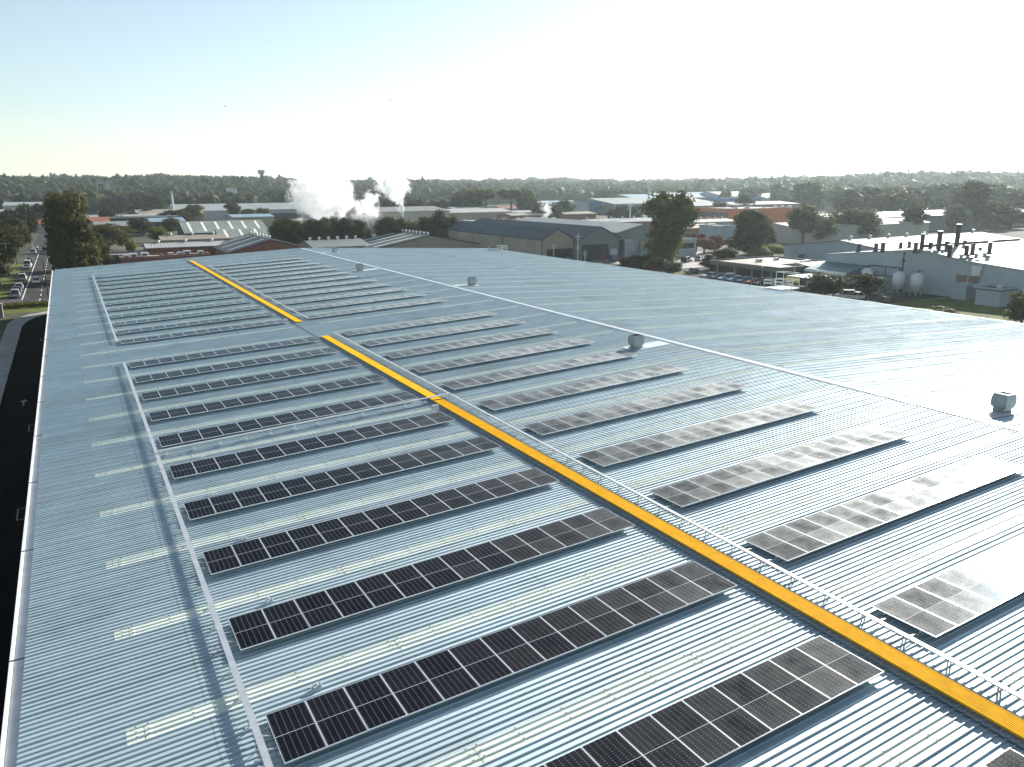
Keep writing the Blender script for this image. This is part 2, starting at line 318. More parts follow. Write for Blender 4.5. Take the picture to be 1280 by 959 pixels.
# concrete path with curved end along the driveway
pts = [(-54.9, -40), (-52.4, -40), (-52.4, 155), (-51.9, 160), (-50.6, 165), (-48.6, 168), (-46.8, 169.2), (-46.8, 172.5), (-49.3, 171.6), (-52, 169), (-53.8, 165), (-54.7, 159)]
b = MB(); b.poly([(x, y, .13) for x, y in pts])
for i in range(len(pts)):
    p, q = pts[i], pts[(i+1) % len(pts)]; b.poly([(p[0], p[1], 0), (q[0], q[1], 0), (q[0], q[1], .13), (p[0], p[1], .13)])
struct(fix_normals(b.build('footpath', M['concrete'])))
rect('lawn', -62, -46.8, 172.8, 181, M['grass'], .012)
b = MB(); b.box(-62, -45, 183.4, 184.6, 0, .14); struct(b.build('pavement', M['concrete']))
# road markings on the street
b = MB(); z = .014
for k in range(24):
    y = 190+k*9; b.poly([(-50.6, y, z), (-50.42, y, z), (-50.42, y+3.4, z), (-50.6, y+3.4, z)])
b.poly([(-53.9, 193, z), (-53.72, 193, z), (-53.5, 330, z), (-53.68, 330, z)])
b.poly([(-56.4, 192.6, z), (-53.72, 192.9, z), (-53.72, 193.1, z), (-56.4, 192.8, z)])
struct(b.build('road_markings', M['line']))
b = MB()
for cx_, cy_ in ((-50.2, 97),):
    b.poly([(cx_-.1, cy_, z), (cx_+.1, cy_, z), (cx_+.1, cy_+1.8, z), (cx_-.1, cy_+1.8, z)]); b.poly([(cx_-.45, cy_+1.8, z), (cx_+.45, cy_+1.8, z), (cx_, cy_+3, z)])
struct(b.build('arrow_markings', M['concrete2']))
for i in range(4):
    x = -58.4; y = 198+i*26
    rect('nature_strip', -60.2, -56.9, y, y+20, M['grass'], .012)
rect('car_park', 99, 150, 168, 215, M['concrete'], .010)
p = gp(866, 340); rect('lawn', p.x-10, p.x+6, p.y-5, p.y+3, M['grass'], .016)
rect('lawn', 88, 114, 40, 96, M['grass'], .012)

# ------------------------------------------------------------------ the warehouse and its roof
ZR, TS, XE = 10.0, math.tan(R(2.449)), 46.6
PITCHY = 7/30.0; Y0 = 21.1-PITCHY*180; NR = 183*30//7
Y1 = Y0+NR*PITCHY
NR = int((170-Y0)/PITCHY); Y1 = Y0+NR*PITCHY
def zr(x, step=True):
    z = ZR-TS*abs(x)
    return z+(.03 if abs(x) < 23.95 else -.03)
ware = empty('warehouse', (0, (Y0+Y1)/2, 0)); WB = Vector((0, (Y0+Y1)/2, 0))
tag(ware, 'long warehouse under a pale blue-grey ribbed metal gable roof carrying all the solar rows', 'warehouse')
def wpart(o): o.parent = ware; o.location = -WB; return o
def ribs(xa, xb, za, zb, name, nrib=NR, y0=Y0, m=None, lift=0.0, third=True):
    v = []; f = []
    pr = []
    for j in range(nrib):
        y = y0+j*PITCHY; h = .050 if (third and j % 3 == 0) else .040
        pr += [(y, 0), (y+.180, 0), (y+.191, h), (y+.222, h)]
    pr.append((y0+nrib*PITCHY, 0))
    n = len(pr)
    for (y, z) in pr: v.append((xa, y, za+z+lift))
    for (y, z) in pr: v.append((xb, y, zb+z+lift))
    for i in range(n-1): f.append([i, n+i, n+i+1, i+1])
    me = bpy.data.meshes.new(name); me.from_pydata(v, [], f); me.materials.append(m or M['sheet'])
    o = bpy.data.objects.new(name, me); COL.objects.link(o); return o
ZL = ZR-TS*XE-.03
for sgn, nm in ((-1, 'lower'), (1, 'lower')):
    a, c = sgn*XE, sgn*22.9
    za, zc = ZR-TS*abs(a)-.03, ZR-TS*abs(c)-.03
    o = ribs(min(a, c), max(a, c), za if a < c else zc, zc if a < c else za, 'roof_sheet'); wpart(o)
    a, c = sgn*23.95, 0
    za, zc = ZR-TS*23.95+.03, ZR+.03
    o = ribs(min(a, c), max(a, c), za if a < c else zc, zc if a < c else za, 'roof_sheet'); wpart(o)
# ridge cap
b = MB(); c = .27
b.prism([(-c, ZR+.03-TS*c+.052), (0, ZR+.03+.075), (c, ZR+.03-TS*c+.052), (c, ZR+.03-TS*c+.040), (0, ZR+.08), (-c, ZR+.03-TS*c+.040)], Y0-.1, Y1+.1, 'y')
wpart(fix_normals(b.build('ridge_cap', M['sheet_trim'])))
# walls
b = MB(); prof = [(-46.3, 0), (46.3, 0), (46.3, ZL-.1), (0, ZR-.14), (-46.3, ZL-.1)]
b.prism(prof, Y0+.2, Y1-.25, 'y'); wpart(fix_normals(b.build('wall', M['beige'])))
# far and near barge flashing
for yy in (Y1-.12, Y0-.1):
    b = MB()
    for s in (-1, 1):
        xs = (-XE, 0) if s < 0 else (0, XE)
        b.prism([(xs[0], zr(xs[0])+.10), (xs[1], zr(xs[1])+.10), (xs[1], zr(xs[1])-.3), (xs[0], zr(xs[0])-.3)], yy, yy+.22, 'y')
    wpart(fix_normals(b.build('barge_flashing', M['sheet'])))
# gutters
for s in (-1, 1):
    g = MB(); xo = s*XE; zt = ZL
    def gb(a, c, z0, z1, mi=0): g.box(min(s*a, s*c), max(s*a, s*c), Y0, Y1, z0, z1, mi)
    gb(XE-.12, XE+.34, zt-.20, zt-.185)
    gb(XE+.34, XE+.37, zt-.21, zt-.02, 1)
    gb(XE+.37, XE+.44, zt-.035, zt-.015, 1)
    k = 0; y = Y0+3
    while y < Y1:
        g.box(min(s*(XE-.02), s*(XE+.46)), max(s*(XE-.02), s*(XE+.46)), y, y+.05, zt-.03, zt+.0, 2); y += 9.1
    wpart(g.build('gutter', [M['galv'], M['white'], M['dark']]))
# rooflight strips
def strip_mesh(Lx, name):
    b = MB(); y = 0; pr = []
    for j in range(3):
        pr += [(y, .050 if j == 0 else 0), (y+.004, 0), (y+.180, 0), (y+.191, .040), (y+.222, .040)]; y += PITCHY
    pr = [(p[0], p[1]) for p in pr if not (p[0] == 0 and p[1] > 0)]; pr.insert(0, (0, 0)); pr.append((3*PITCHY, 0))
    pr = [(y_, z_+.007) for y_, z_ in pr]
    for i in range(len(pr)-1):
        p, q = pr[i], pr[i+1]; b.poly([(0, p[0], p[1]), (Lx, p[0], p[1]), (Lx, q[0], q[1]), (0, q[0], q[1])], 0)
    x = .25; k = 0
    while x < Lx-.1:
        for j in range(3):
            yy = j*PITCHY; b.poly([(x, yy+.02, .011), (x+.035, yy+.02, .011), (x+.035, yy+.17, .011), (x, yy+.17, .011)], 1)
            b.box(x, x+.035, yy+.195, yy+.22, .047, .062, 2)
            if k % 5 == 0:
                b.poly([(x+.22, yy+.02, .011), (x+.235, yy+.02, .011), (x+.235, yy+.17, .011), (x+.22, yy+.17, .011)], 2)
                b.poly([(x+.30, yy+.02, .011), (x+.42, yy+.02, .011), (x+.42, yy+.17, .011), (x+.30, yy+.17, .011)], 1)
                b.box(x+.32, x+.355, yy+.195, yy+.22, .047, .062, 2)
        x += 1.52; k += 1
    return b.build(name, [M['fibre'], M['fibre_line'], M['screw']])
AL = R(2.449)
protoL = strip_mesh(19.6, 'rooflight'); protoU = strip_mesh(20.6, 'rooflight'); first = {id(protoL): True, id(protoU): True}
def put_strip(pro, x, z, y, rot):
    o = pro if first[id(pro)] else pro.copy()
    if not first[id(pro)]: COL.objects.link(o)
    first[id(pro)] = False
    o.parent = ware; o.location = Vector((x, y, z))-WB; o.rotation_euler = (0, rot, 0)
ks = range(-3, 26)
for k in ks:
    y = 21.1+k*175/30
    if y+.7 > Y1-3: continue
    put_strip(protoL, -43.95, ZR-TS*43.95-.03, y, -AL)
    put_strip(protoU, -21.75, ZR-TS*21.75+.03, y, -AL)
    put_strip(protoU, 1.4, ZR-TS*1.4+.03, y, AL)
    put_strip(protoL, 24.6, ZR-TS*24.6-.03, y, AL)

# ------------------------------------------------------------------ solar rows
def panel_proto():
    g = MB(); g.poly([(.012, -PL+.012, .034), (PW-.012, -PL+.012, .034), (PW-.012, -.012, .034), (.012, -.012, .034)])
    p = g.build('solar_panel', M['pv'])
    f = MB()
    f.box(0, PW, -.014, 0, 0, .036); f.box(0, PW, -PL, -PL+.014, 0, .036); f.box(0, .014, -PL+.014, -.014, 0, .036); f.box(PW-.014, PW, -PL+.014, -.014, 0, .036)
    f.poly([(.014, -.014, .003), (PW-.014, -.014, .003), (PW-.014, -PL+.014, .003), (.014, -PL+.014, .003)])
    fr = f.build('frame', M['alu'], p); return p
PP = panel_proto(); pp_used = False
def rail_mesh(n):
    b = MB(); Ln = n*1.148
    b.box(-.05, Ln+.05, -.03, .03, 0, .05)
    x = .4
    while x < Ln: b.box(x, x+.05, -.05, .05, -.13, 0); x += 1.4
    me = b.build('mounting_rail', M['galv']); return me
RM = rail_mesh(14); rm_used = 0
TILT = -math.atan2(.07, PL)
def solar_row(x0, yfar, n, label, group):
    global pp_used, rm_used
    root = empty('solar_panel_row', (x0, yfar, zr(x0)+.04)); root.rotation_euler = (0, -AL, 0)
    tag(root, label, 'solar panels', group)
    for i in range(n):
        if not pp_used: p = PP; pp_used = True; fr = PP.children[0]
        else:
            p = PP.copy(); COL.objects.link(p); fr = PP.children[0].copy(); COL.objects.link(fr); fr.parent = p
        p.parent = root; jit = random.uniform(-.0035, .0035)
        p.location = (i*1.148+.007, 0, .11+random.uniform(-.002, .002)); p.rotation_euler = (TILT+jit, random.uniform(-.003, .003), 0)
    for yy in (-.5, -1.78):
        r = RM if not rm_used else RM.copy()
        if rm_used: COL.objects.link(r)
        rm_used = 1
        r.parent = root; r.location = (0, yy, .06+abs(yy)*.0307); r.scale = (n/14, 1, 1)
    return root
LBL = {}
def yk(k): return 14.3+k*175/30
cnt = 0
for k in range(-2, 11):
    o_ = ORD[k+3] if k >= -2 else ''
    if k >= -1:
        solar_row(-40.42, yk(k)-.05, 14, ('dark solar panel row cut by the bottom frame edge, left of the yellow walkway' if k == -1 else
            'dark solar row left of the yellow walkway, %s from the bottom' % ORD[k+2]), 'solar rows left of the walkway')
    solar_row(-21.66, yk(k)+.12, 14, 'dusty solar row right of the yellow walkway, %s from the bottom' % ORD[k+3] if k > -2 else
        'solar panel row right of the yellow walkway just below the bottom right corner', 'solar rows right of the walkway')
for k in range(12, 24):
    solar_row(-40.42, yk(k)-.05, 14, 'thin dark solar row beyond the roof gap, left of walkway, %s from the gap' % ORD[k-11], 'far solar rows left of the walkway')
    solar_row(-21.66-.35, yk(k)+.12, 14, 'thin dark solar row beyond the roof gap, right of walkway, %s from the gap' % ORD[k-11], 'far solar rows right of the walkway')

# ------------------------------------------------------------------ yellow walkways
def walkway(ya, yb, label):
    x0, x1 = -23.78, -23.08; z = zr(-23.4)+.15
    r = empty('walkway', (-23.43, ya, zr(-23.4))); tag(r, label, 'walkway', 'yellow roof walkways'); off = Vector((23.43, -ya, -zr(-23.4)))
    d = MB(); y = ya
    if ya < 60:
        # real open grating near the camera: bars across and two edge strips
        while y < min(yb, 46):
            d.box(x0+.03, x1-.03, y, y+.027, z-.035, z); y += .042
        for xx in (x0+.02, x0+.24, x0+.46, x1-.05): d.box(xx, xx+.012, ya, y, z-.033, z-.002)
        # bearers seen through it
    y0_ = y
    while y0_ < yb:
        y2 = min(y0_+3.0, yb); d.box(x0+.03, x1-.03, y0_, y2-.04, z-.035, z+random.uniform(-.004, .004)); y0_ = y2
    o = d.build('grating', M['yellow'], r); o.location = off
    s = MB(); s.box(x0, x0+.03, ya, yb, z-.06, z+.006); s.box(x1-.03, x1, ya, yb, z-.06, z+.006); o = s.build('side_rail', M['yellow'], r); o.location = off
    s = MB(); y = ya+.2
    while y < yb:
        s.box(x0+.05, x1-.05, y, y+.04, z-.09, z-.06); s.box(x0+.05, x0+.09, y, y+.04, z-.12, z-.09); s.box(x1-.09, x1-.05, y, y+.04, z-.12, z-.09); y += 1.4
    o = s.build('bearer', M['galv'], r); o.location = off
walkway(Y0+1, 72.4, 'yellow roof walkway running from the bottom right corner to the gap between solar groups')
walkway(81.6, 163, 'far yellow roof walkway beyond the gap between solar groups')

# ------------------------------------------------------------------ cable trays
def tray(a, c, label, axis='y', w=.17, zt=None, ydir=None, clips=True):
    """cable tray with lid from a to c"""
    a = Vector(a); c = Vector(c); r = empty('cable_tray', a); tag(r, label, 'cable tray', 'roof cable trays')
    d = c-a; L = d.length; ang = math.atan2(d.y, d.x); sl = math.asin(d.z/L); Mx = Matrix.Rotation(ang, 4, 'Z') @ Matrix.Rotation(-sl, 4, 'Y')
    b = MB(); b.box(0, L, -w/2, w/2, -.055, 0, M=Mx); b.box(0, L, -w/2-.012, w/2+.012, 0, .006, M=Mx)
    x = 0
    while x < L: b.box(x, x+.02, -w/2-.014, w/2+.014, -.005, .009, M=Mx); x += 3.0
    b.build('tray', M['galv'], r)
    x = .4; s = MB()
    while x < L:
        for q in (-w/2-.03, w/2+.005): s.box(x, x+.04, q, q+.025, -.30, -.02, M=Mx)
        s.box(x-.05, x+.09, -w/2-.16, w/2+.12, -.31, -.285, M=Mx); s.box(x, x+.04, -w/2-.03, w/2+.03, -.075, -.055, M=Mx); x += 1.46
    s.build('support_leg', M['galv'], r)
    return r, Mx
def zt_(x, h=.30): return zr(x)+h
r, Mx = tray((-40.8, Y0+4, zt_(-40.8)), (-40.8, 72.5, zt_(-40.8)), 'galvanised cable tray along the left ends of the near solar rows')
b = MB()
for k in range(-1, 11):        # branch conduits from every row
    for yy in (yk(k)-.9, yk(k)-1.5):
        b.tube((0, yy-(Y0+4), -.08), (.55, yy-(Y0+4)+random.uniform(-.1, .1), -.20), .022, n=6)
    b.tube((-.12, yk(k)-1.2-(Y0+4), -.06), (-.12, yk(k)-1.2-(Y0+4), -.27), .02, n=6)
b.build('branch_conduit', M['galv'], r)
r, Mx = tray((-40.75, 83.2, zt_(-40.75)), (-40.75, 151.5, zt_(-40.75)), 'cable tray along the left ends of the far solar rows')
b = MB()
for k in range(12, 24):
    b.tube((0, yk(k)-1.1-83.2, -.08), (.5, yk(k)-1.1-83.2, -.2), .025, n=6)
b.build('branch_conduit', M['galv'], r)
r, Mx = tray((-22.36, Y0+4, zt_(-22.36, .27)), (-22.36, 73.0, zt_(-22.36, .27)), 'white cable tray with lid just right of the near yellow walkway', w=.13)
b = MB()
for k in range(-2, 11):
    for yy in (yk(k)-.55, yk(k)-1.6): b.tube((0, yy-(Y0+4), -.08), (.72, yy-(Y0+4), -.17), .02, n=6)
b.build('branch_conduit', M['galv'], r)
tray((-22.30, 82.0, zt_(-22.30, .27)), (-22.30, 149.5, zt_(-22.3, .27)), 'white cable tray with lid right of the far yellow walkway', w=.13)
tray((-40.7, 45.8, zt_(-40.7, .42)), (-22.4, 46.15, zt_(-22.4, .36)), 'cable tray crossing the roof below a solar row and over the yellow walkway', w=.16)
# isolator boxes beside the walkway
def isolator(x, y, label):
    r = empty('isolator_box', (x, y, zr(x)), 0); tag(r, label, 'electrical box', 'isolator boxes by the walkway')
    b = MB()
    b.box(-.2, -.17, 0, .03, 0, .5); b.box(.17, .2, 0, .03, 0, .5); b.build('stand', M['galv'], r)
    b = MB(); b.box(-.25, .25, -.12, 0, .2, .55, top=(.02, .01)); b.build('enclosure', M['white'], r)
isolator(-24.55, 43.9, 'small white isolator box beside the near yellow walkway next to the crossing tray')
isolator(-24.7, 82.4, 'small white isolator box at the near end of the far yellow walkway')
isolator(-24.6, 112, 'tiny white isolator box part way along the far yellow walkway')
# small anchor brackets on the ribs
anc = None
def anchor(x, y, label, group):
    global anc
    if anc is None:
        r = empty('roof_anchor', (0, 0, 0)); b = MB(); b.box(-.17, .17, -.1, .1, 0, .02); b.box(-.13, -.10, -.06, .06, .02, .13); b.box(.09, .12, -.06, .06, .02, .13); b.box(-.1, .09, -.05, .05, .09, .12)
        b.build('bracket', M['galv'], r); b = MB(); b.tube((0, 0, .12), (0, 0, .18), .03); b.build('eye_bolt', M['alu'], r); anc = r
    else: r = copy_tree(anc)
    r.location = (x, y, zr(x)+.045); r.rotation_euler = (0, -AL, 0); tag(r, label, 'roof anchor', group)
for k in range(0, 11):
    anchor(-38.8+.3*math.sin(k*3), yk(k)+.55, 'small grey anchor bracket at the left end above the %s solar row from the bottom' % ORD[k+2], 'roof anchors left of the walkway')

# ------------------------------------------------------------------ roof vents
M['vent'] = mat('weathered_vent_sheet', (.27, .31, .33), .45, .2, .15, 1.5)
def vent(x, y, rz, label):
    r = empty('roof_vent', (x, y, zr(x)+.02)); r.rotation_euler = (0, AL if x > 0 else -AL, 0); tag(r, label, 'roof vent', 'square roof vents along the ridge')
    prof = [(.56, .0), (.56, .08), (.42, .10), (.42, .30), (.51, .37), (.55, .62), (.54, .98), (.47, 1.28)]
    b = MB(); n = len(prof)
    for (h, z) in prof:
        c_ = .02
        for sx, sy in ((-1, -1), (1, -1), (1, 1), (-1, 1)): b.v.append((sx*h, sy*h*.9, z))
    for i in range(n-1):
        for j in range(4): b.f.append([i*4+j, i*4+(j+1) % 4, (i+1)*4+(j+1) % 4, (i+1)*4+j]); b.m.append(0)
    b.build('cowl', M['vent'], r)
    b = MB()
    for a in ((-.48, .48, -.44, -.40), (-.48, .48, .40, .44), (-.48, -.44, -.40, .40), (.44, .48, -.40, .40)): b.box(*a, 1.275, 1.3)
    b.build('rim', M['vent'], r); r.scale = (.92, .92, .85)
    b = MB(); b.poly([(-.45, -.4, 1.1), (.45, -.4, 1.1), (.45, .4, 1.1), (-.45, .4, 1.1)]); b.box(-.02, .02, -.39, .39, 1.1, 1.25); b.build('damper', M['dark'], r)
    b = MB(); s = 1 if x > 0 else -1
    xa, xb = sorted((-s*(abs(x)-.36), s*.95)); b.box(xa, xb, -.85, .85, .035, .05); b.build('flashing', M['sheet_trim'], r)
vent(3.3, 24.1, 0, 'galvanised roof vent right of the ridge, largest and nearest, at the right frame edge')
vent(-3.7, 49.8, 0, 'galvanised roof vent left of the ridge beside the solar row ends')
vent(3.3, 94.2, 0, 'small roof vent right of the ridge halfway to the far edge')
vent(-3.6, 120.4, 0, 'small distant roof vent just left of the ridge')
vent(3.4, 157, 0, 'tiny most distant roof vent near the far roof edge')

# ------------------------------------------------------------------ platforms on the right eave
def rail_frame(b, x0, x1, y0, y1, z0, z1, t=.05):
    for x in (x0, x1):
        for y in (y0, y1): b.box(x-t/2, x+t/2, y-t/2, y+t/2, z0, z1)
    for z in (z1-t, (z0+z1)/2):
        b.box(x0, x1, y0-t/2, y0+t/2, z, z+t); b.box(x0, x1, y1-t/2, y1+t/2, z, z+t); b.box(x0-t/2, x0+t/2, y0, y1, z, z+t); b.box(x1-t/2, x1+t/2, y0, y1, z, z+t)
pe = (46.4, 88)
r = empty('access_platform', (46.4, 79.8, 8.0)); tag(r, 'white tubular roof access platform with handrails on the right roof edge', 'access platform')
b = MB(); b.box(-1.3, 2.6, -1.6, 1.6, .15, .22); b.build('deck', M['white'], r)
b = MB(); rail_frame(b, -1.3, 1.0, -1.6, 1.6, .22, 1.35, .07); rail_frame(b, 1.05, 2.6, -1.5, 1.5, .22, 2.4, .07); b.build('handrail', M['white'], r)
b = MB(); b.box(-1.6, -1.2, -1.8, 1.8, .0, .12); b.box(-.6, .4, -1.9, 1.9, .02, .10)
for i in range(24): b.box(2.65, 2.7, -.3, .3, -7.9+i*.35, -7.86+i*.35)
b.box(2.62, 2.68, -.36, -.3, -7.9, 1.2); b.box(2.62, 2.68, .3, .36, -7.9, 1.2); b.build('ladder', M['white'], r)
r = empty('rooftop_unit', (44.3, 162, zr(44.3))); tag(r, 'small rooftop plant unit with white rails on the far right roof corner', 'rooftop unit')
b = MB(); b.box(-2.6, -.6, -1, 1, .1, .9, top=(.25, .2)); b.build('casing', M['galv'], r)
b = MB(); b.box(-2.9, 0, -1.2, -1.0, .9, 1.1); b.box(-2.9, -1, 0, 1.1, 1.1, 1.2); b.build('cover', M['dark'], r)
b = MB(); rail_frame(b, .1, 1.6, -1.2, 1.2, 0, 1.2, .08); b.build('handrail', M['white'], r)

# ------------------------------------------------------------------ trees
def leaf_quads(V, Fc, c, r, n, size, rg, squash=1.0):
    """n small leaf-clump quads near the shell of an ellipsoid lobe"""
    for _ in range(n):
        d = rg.normal(size=3); d /= np.linalg.norm(d)
        rr = r*(.45+.72*rg.random()**.7); p = c+d*rr*np.array([1, 1, squash])
        a = rg.normal(size=3); a -= a.dot(d)*d*.6; a /= np.linalg.norm(a); bb = np.cross(d, a)+rg.normal(size=3)*.4; bb /= np.linalg.norm(bb)
        s = size*(.55+.9*rg.random()); k = len(V)
        V.extend([p-a*s-bb*s*.6, p+a*s-bb*s*.6, p+a*s*.7+bb*s*.7, p-a*s*.7+bb*s*.7]); Fc.append((k, k+1, k+2, k+3))
ICO_V = None
def ico():
    global ICO_V
    if ICO_V is None:
        import bmesh
        bm = bmesh.new(); bmesh.ops.create_icosphere(bm, subdivisions=2, radius=1); ICO_V = (np.array([v.co[:] for v in bm.verts]), [tuple(v.index for v in f.verts) for f in bm.faces]); bm.free()
    return ICO_V
def lobe(V, Fc, c, r, rg, squash=1.0):
    iv, fc = ico(); k = len(V); j = 1+.22*rg.normal(size=(len(iv), 1))
    V.extend(list(c+iv*j*r*np.array([1, 1, squash]))); Fc.extend([tuple(k+i for i in q) for q in fc])
def tree_mesh(kind, h, w, seed, leafmat, nleaf=2600, parts=True):
    rg = np.random.default_rng(seed); V = []; Fc = []; tr = MB()
    if kind == 'gum':      nl, ztop, zbot, sq = 16, 1.0, .30, .72
    elif kind == 'dense':  nl, ztop, zbot, sq = 18, 1.0, .14, .85
    elif kind == 'fig':    nl, ztop, zbot, sq = 30, 1.0, .08, .75
    elif kind == 'bush':   nl, ztop, zbot, sq = 12, 1.0, .12, .9
    elif kind == 'umbrella': nl, ztop, zbot, sq = 13, 1.0, .62, .42
    lobes = []
    tr.tube((0, 0, -.3), (0, 0, h*max(zbot, .18)), w*.045, w*.035, 7)
    top = Vector((0, 0, h*max(zbot, .18)))
    for i in range(nl):
        t = (i+.5)/nl; z = h*lerp(zbot+.12, .86, t)+rg.normal()*h*.03
        if kind == 'fig': env = 1.15*max(.12, 1-((z/h-.05)/.98)**1.7)
        elif kind == 'dense': env = math.sqrt(max(0.05, 1-((z/h-.42)/.62)**2))
        elif kind == 'gum': env = math.sqrt(max(.05, 1-((z/h-.55)/.52)**2))
        elif kind == 'umbrella': env = 1.0
        else: env = math.sqrt(max(.05, 1-((z/h-.35)/.72)**2))
        a = i*2.4+rg.normal()*.5; rad = w*.5*env*(.25+.45*rg.random() if kind != 'umbrella' else .1+.7*rg.random())
        lr = w*(.19+.09*rg.random())*(.72 if kind in ('gum', 'umbrella') else 1.0)*(.8 if kind == 'fig' else 1)
        c = np.array([math.cos(a)*rad, math.sin(a)*rad, z]); lobes.append((c, lr))
        tr.tube(top-Vector((0, 0, h*.04)), tuple(c), w*.018, w*.006, 5)
    for c, lr in lobes:
        lobe(V, Fc, c, lr*(.40 if kind in ('gum', 'umbrella') else .55), rg, sq)
        leaf_quads(V, Fc, c, lr, nleaf//nl, w*.026 if nleaf > 1500 else w*.05, rg, sq)
    k = len(V); V = np.array(V)
    # twig-like stragglers break the outline
    if not parts:
        n = len(tr.v); me = bpy.data.meshes.new('tree'); vv = tr.v+[tuple(p) for p in V]
        me.from_pydata(vv, [], tr.f+[tuple(i+n for i in q) for q in Fc]); me.materials.append(M['bark']); me.materials.append(leafmat)
        me.polygons.foreach_set('material_index', [0]*len(tr.f)+[1]*len(Fc)); me.update(); return me
    me = bpy.data.meshes.new('crown'); me.from_pydata([tuple(p) for p in V], [], Fc); me.materials.append(leafmat)
    mt = bpy.data.meshes.new('trunk'); mt.from_pydata(tr.v, [], tr.f); mt.materials.append(M['bark'])
    return me, mt
TC = {}
def tree(loc, kind, h, w, label, leaf='leaf', var=0, name='tree', group=None, cat='tree', rz=None):
    key = (kind, leaf, var)
    if key not in TC: TC[key] = tree_mesh(kind, 10.0, 8.0, 100+len(TC), M[leaf], 9000 if kind in ('fig',) else (4200 if kind == 'gum' else 5600))
    me, mt = TC[key]; r = empty(name, loc, random.uniform(0, 6.28) if rz is None else rz); r.scale = (w/8, w/8, h/10)
    tag(r, label, cat, group)
    for n_, m_ in (('crown', me), ('trunk', mt)):
        o = bpy.data.objects.new(n_, m_); COL.objects.link(o); o.parent = r
    return r
def gtree(u, v, h, w, kind, label, leaf='leaf', var=0, name='tree', **kw):
    return tree(gp(u, v), kind, h, w, label, leaf, var, name, **kw)

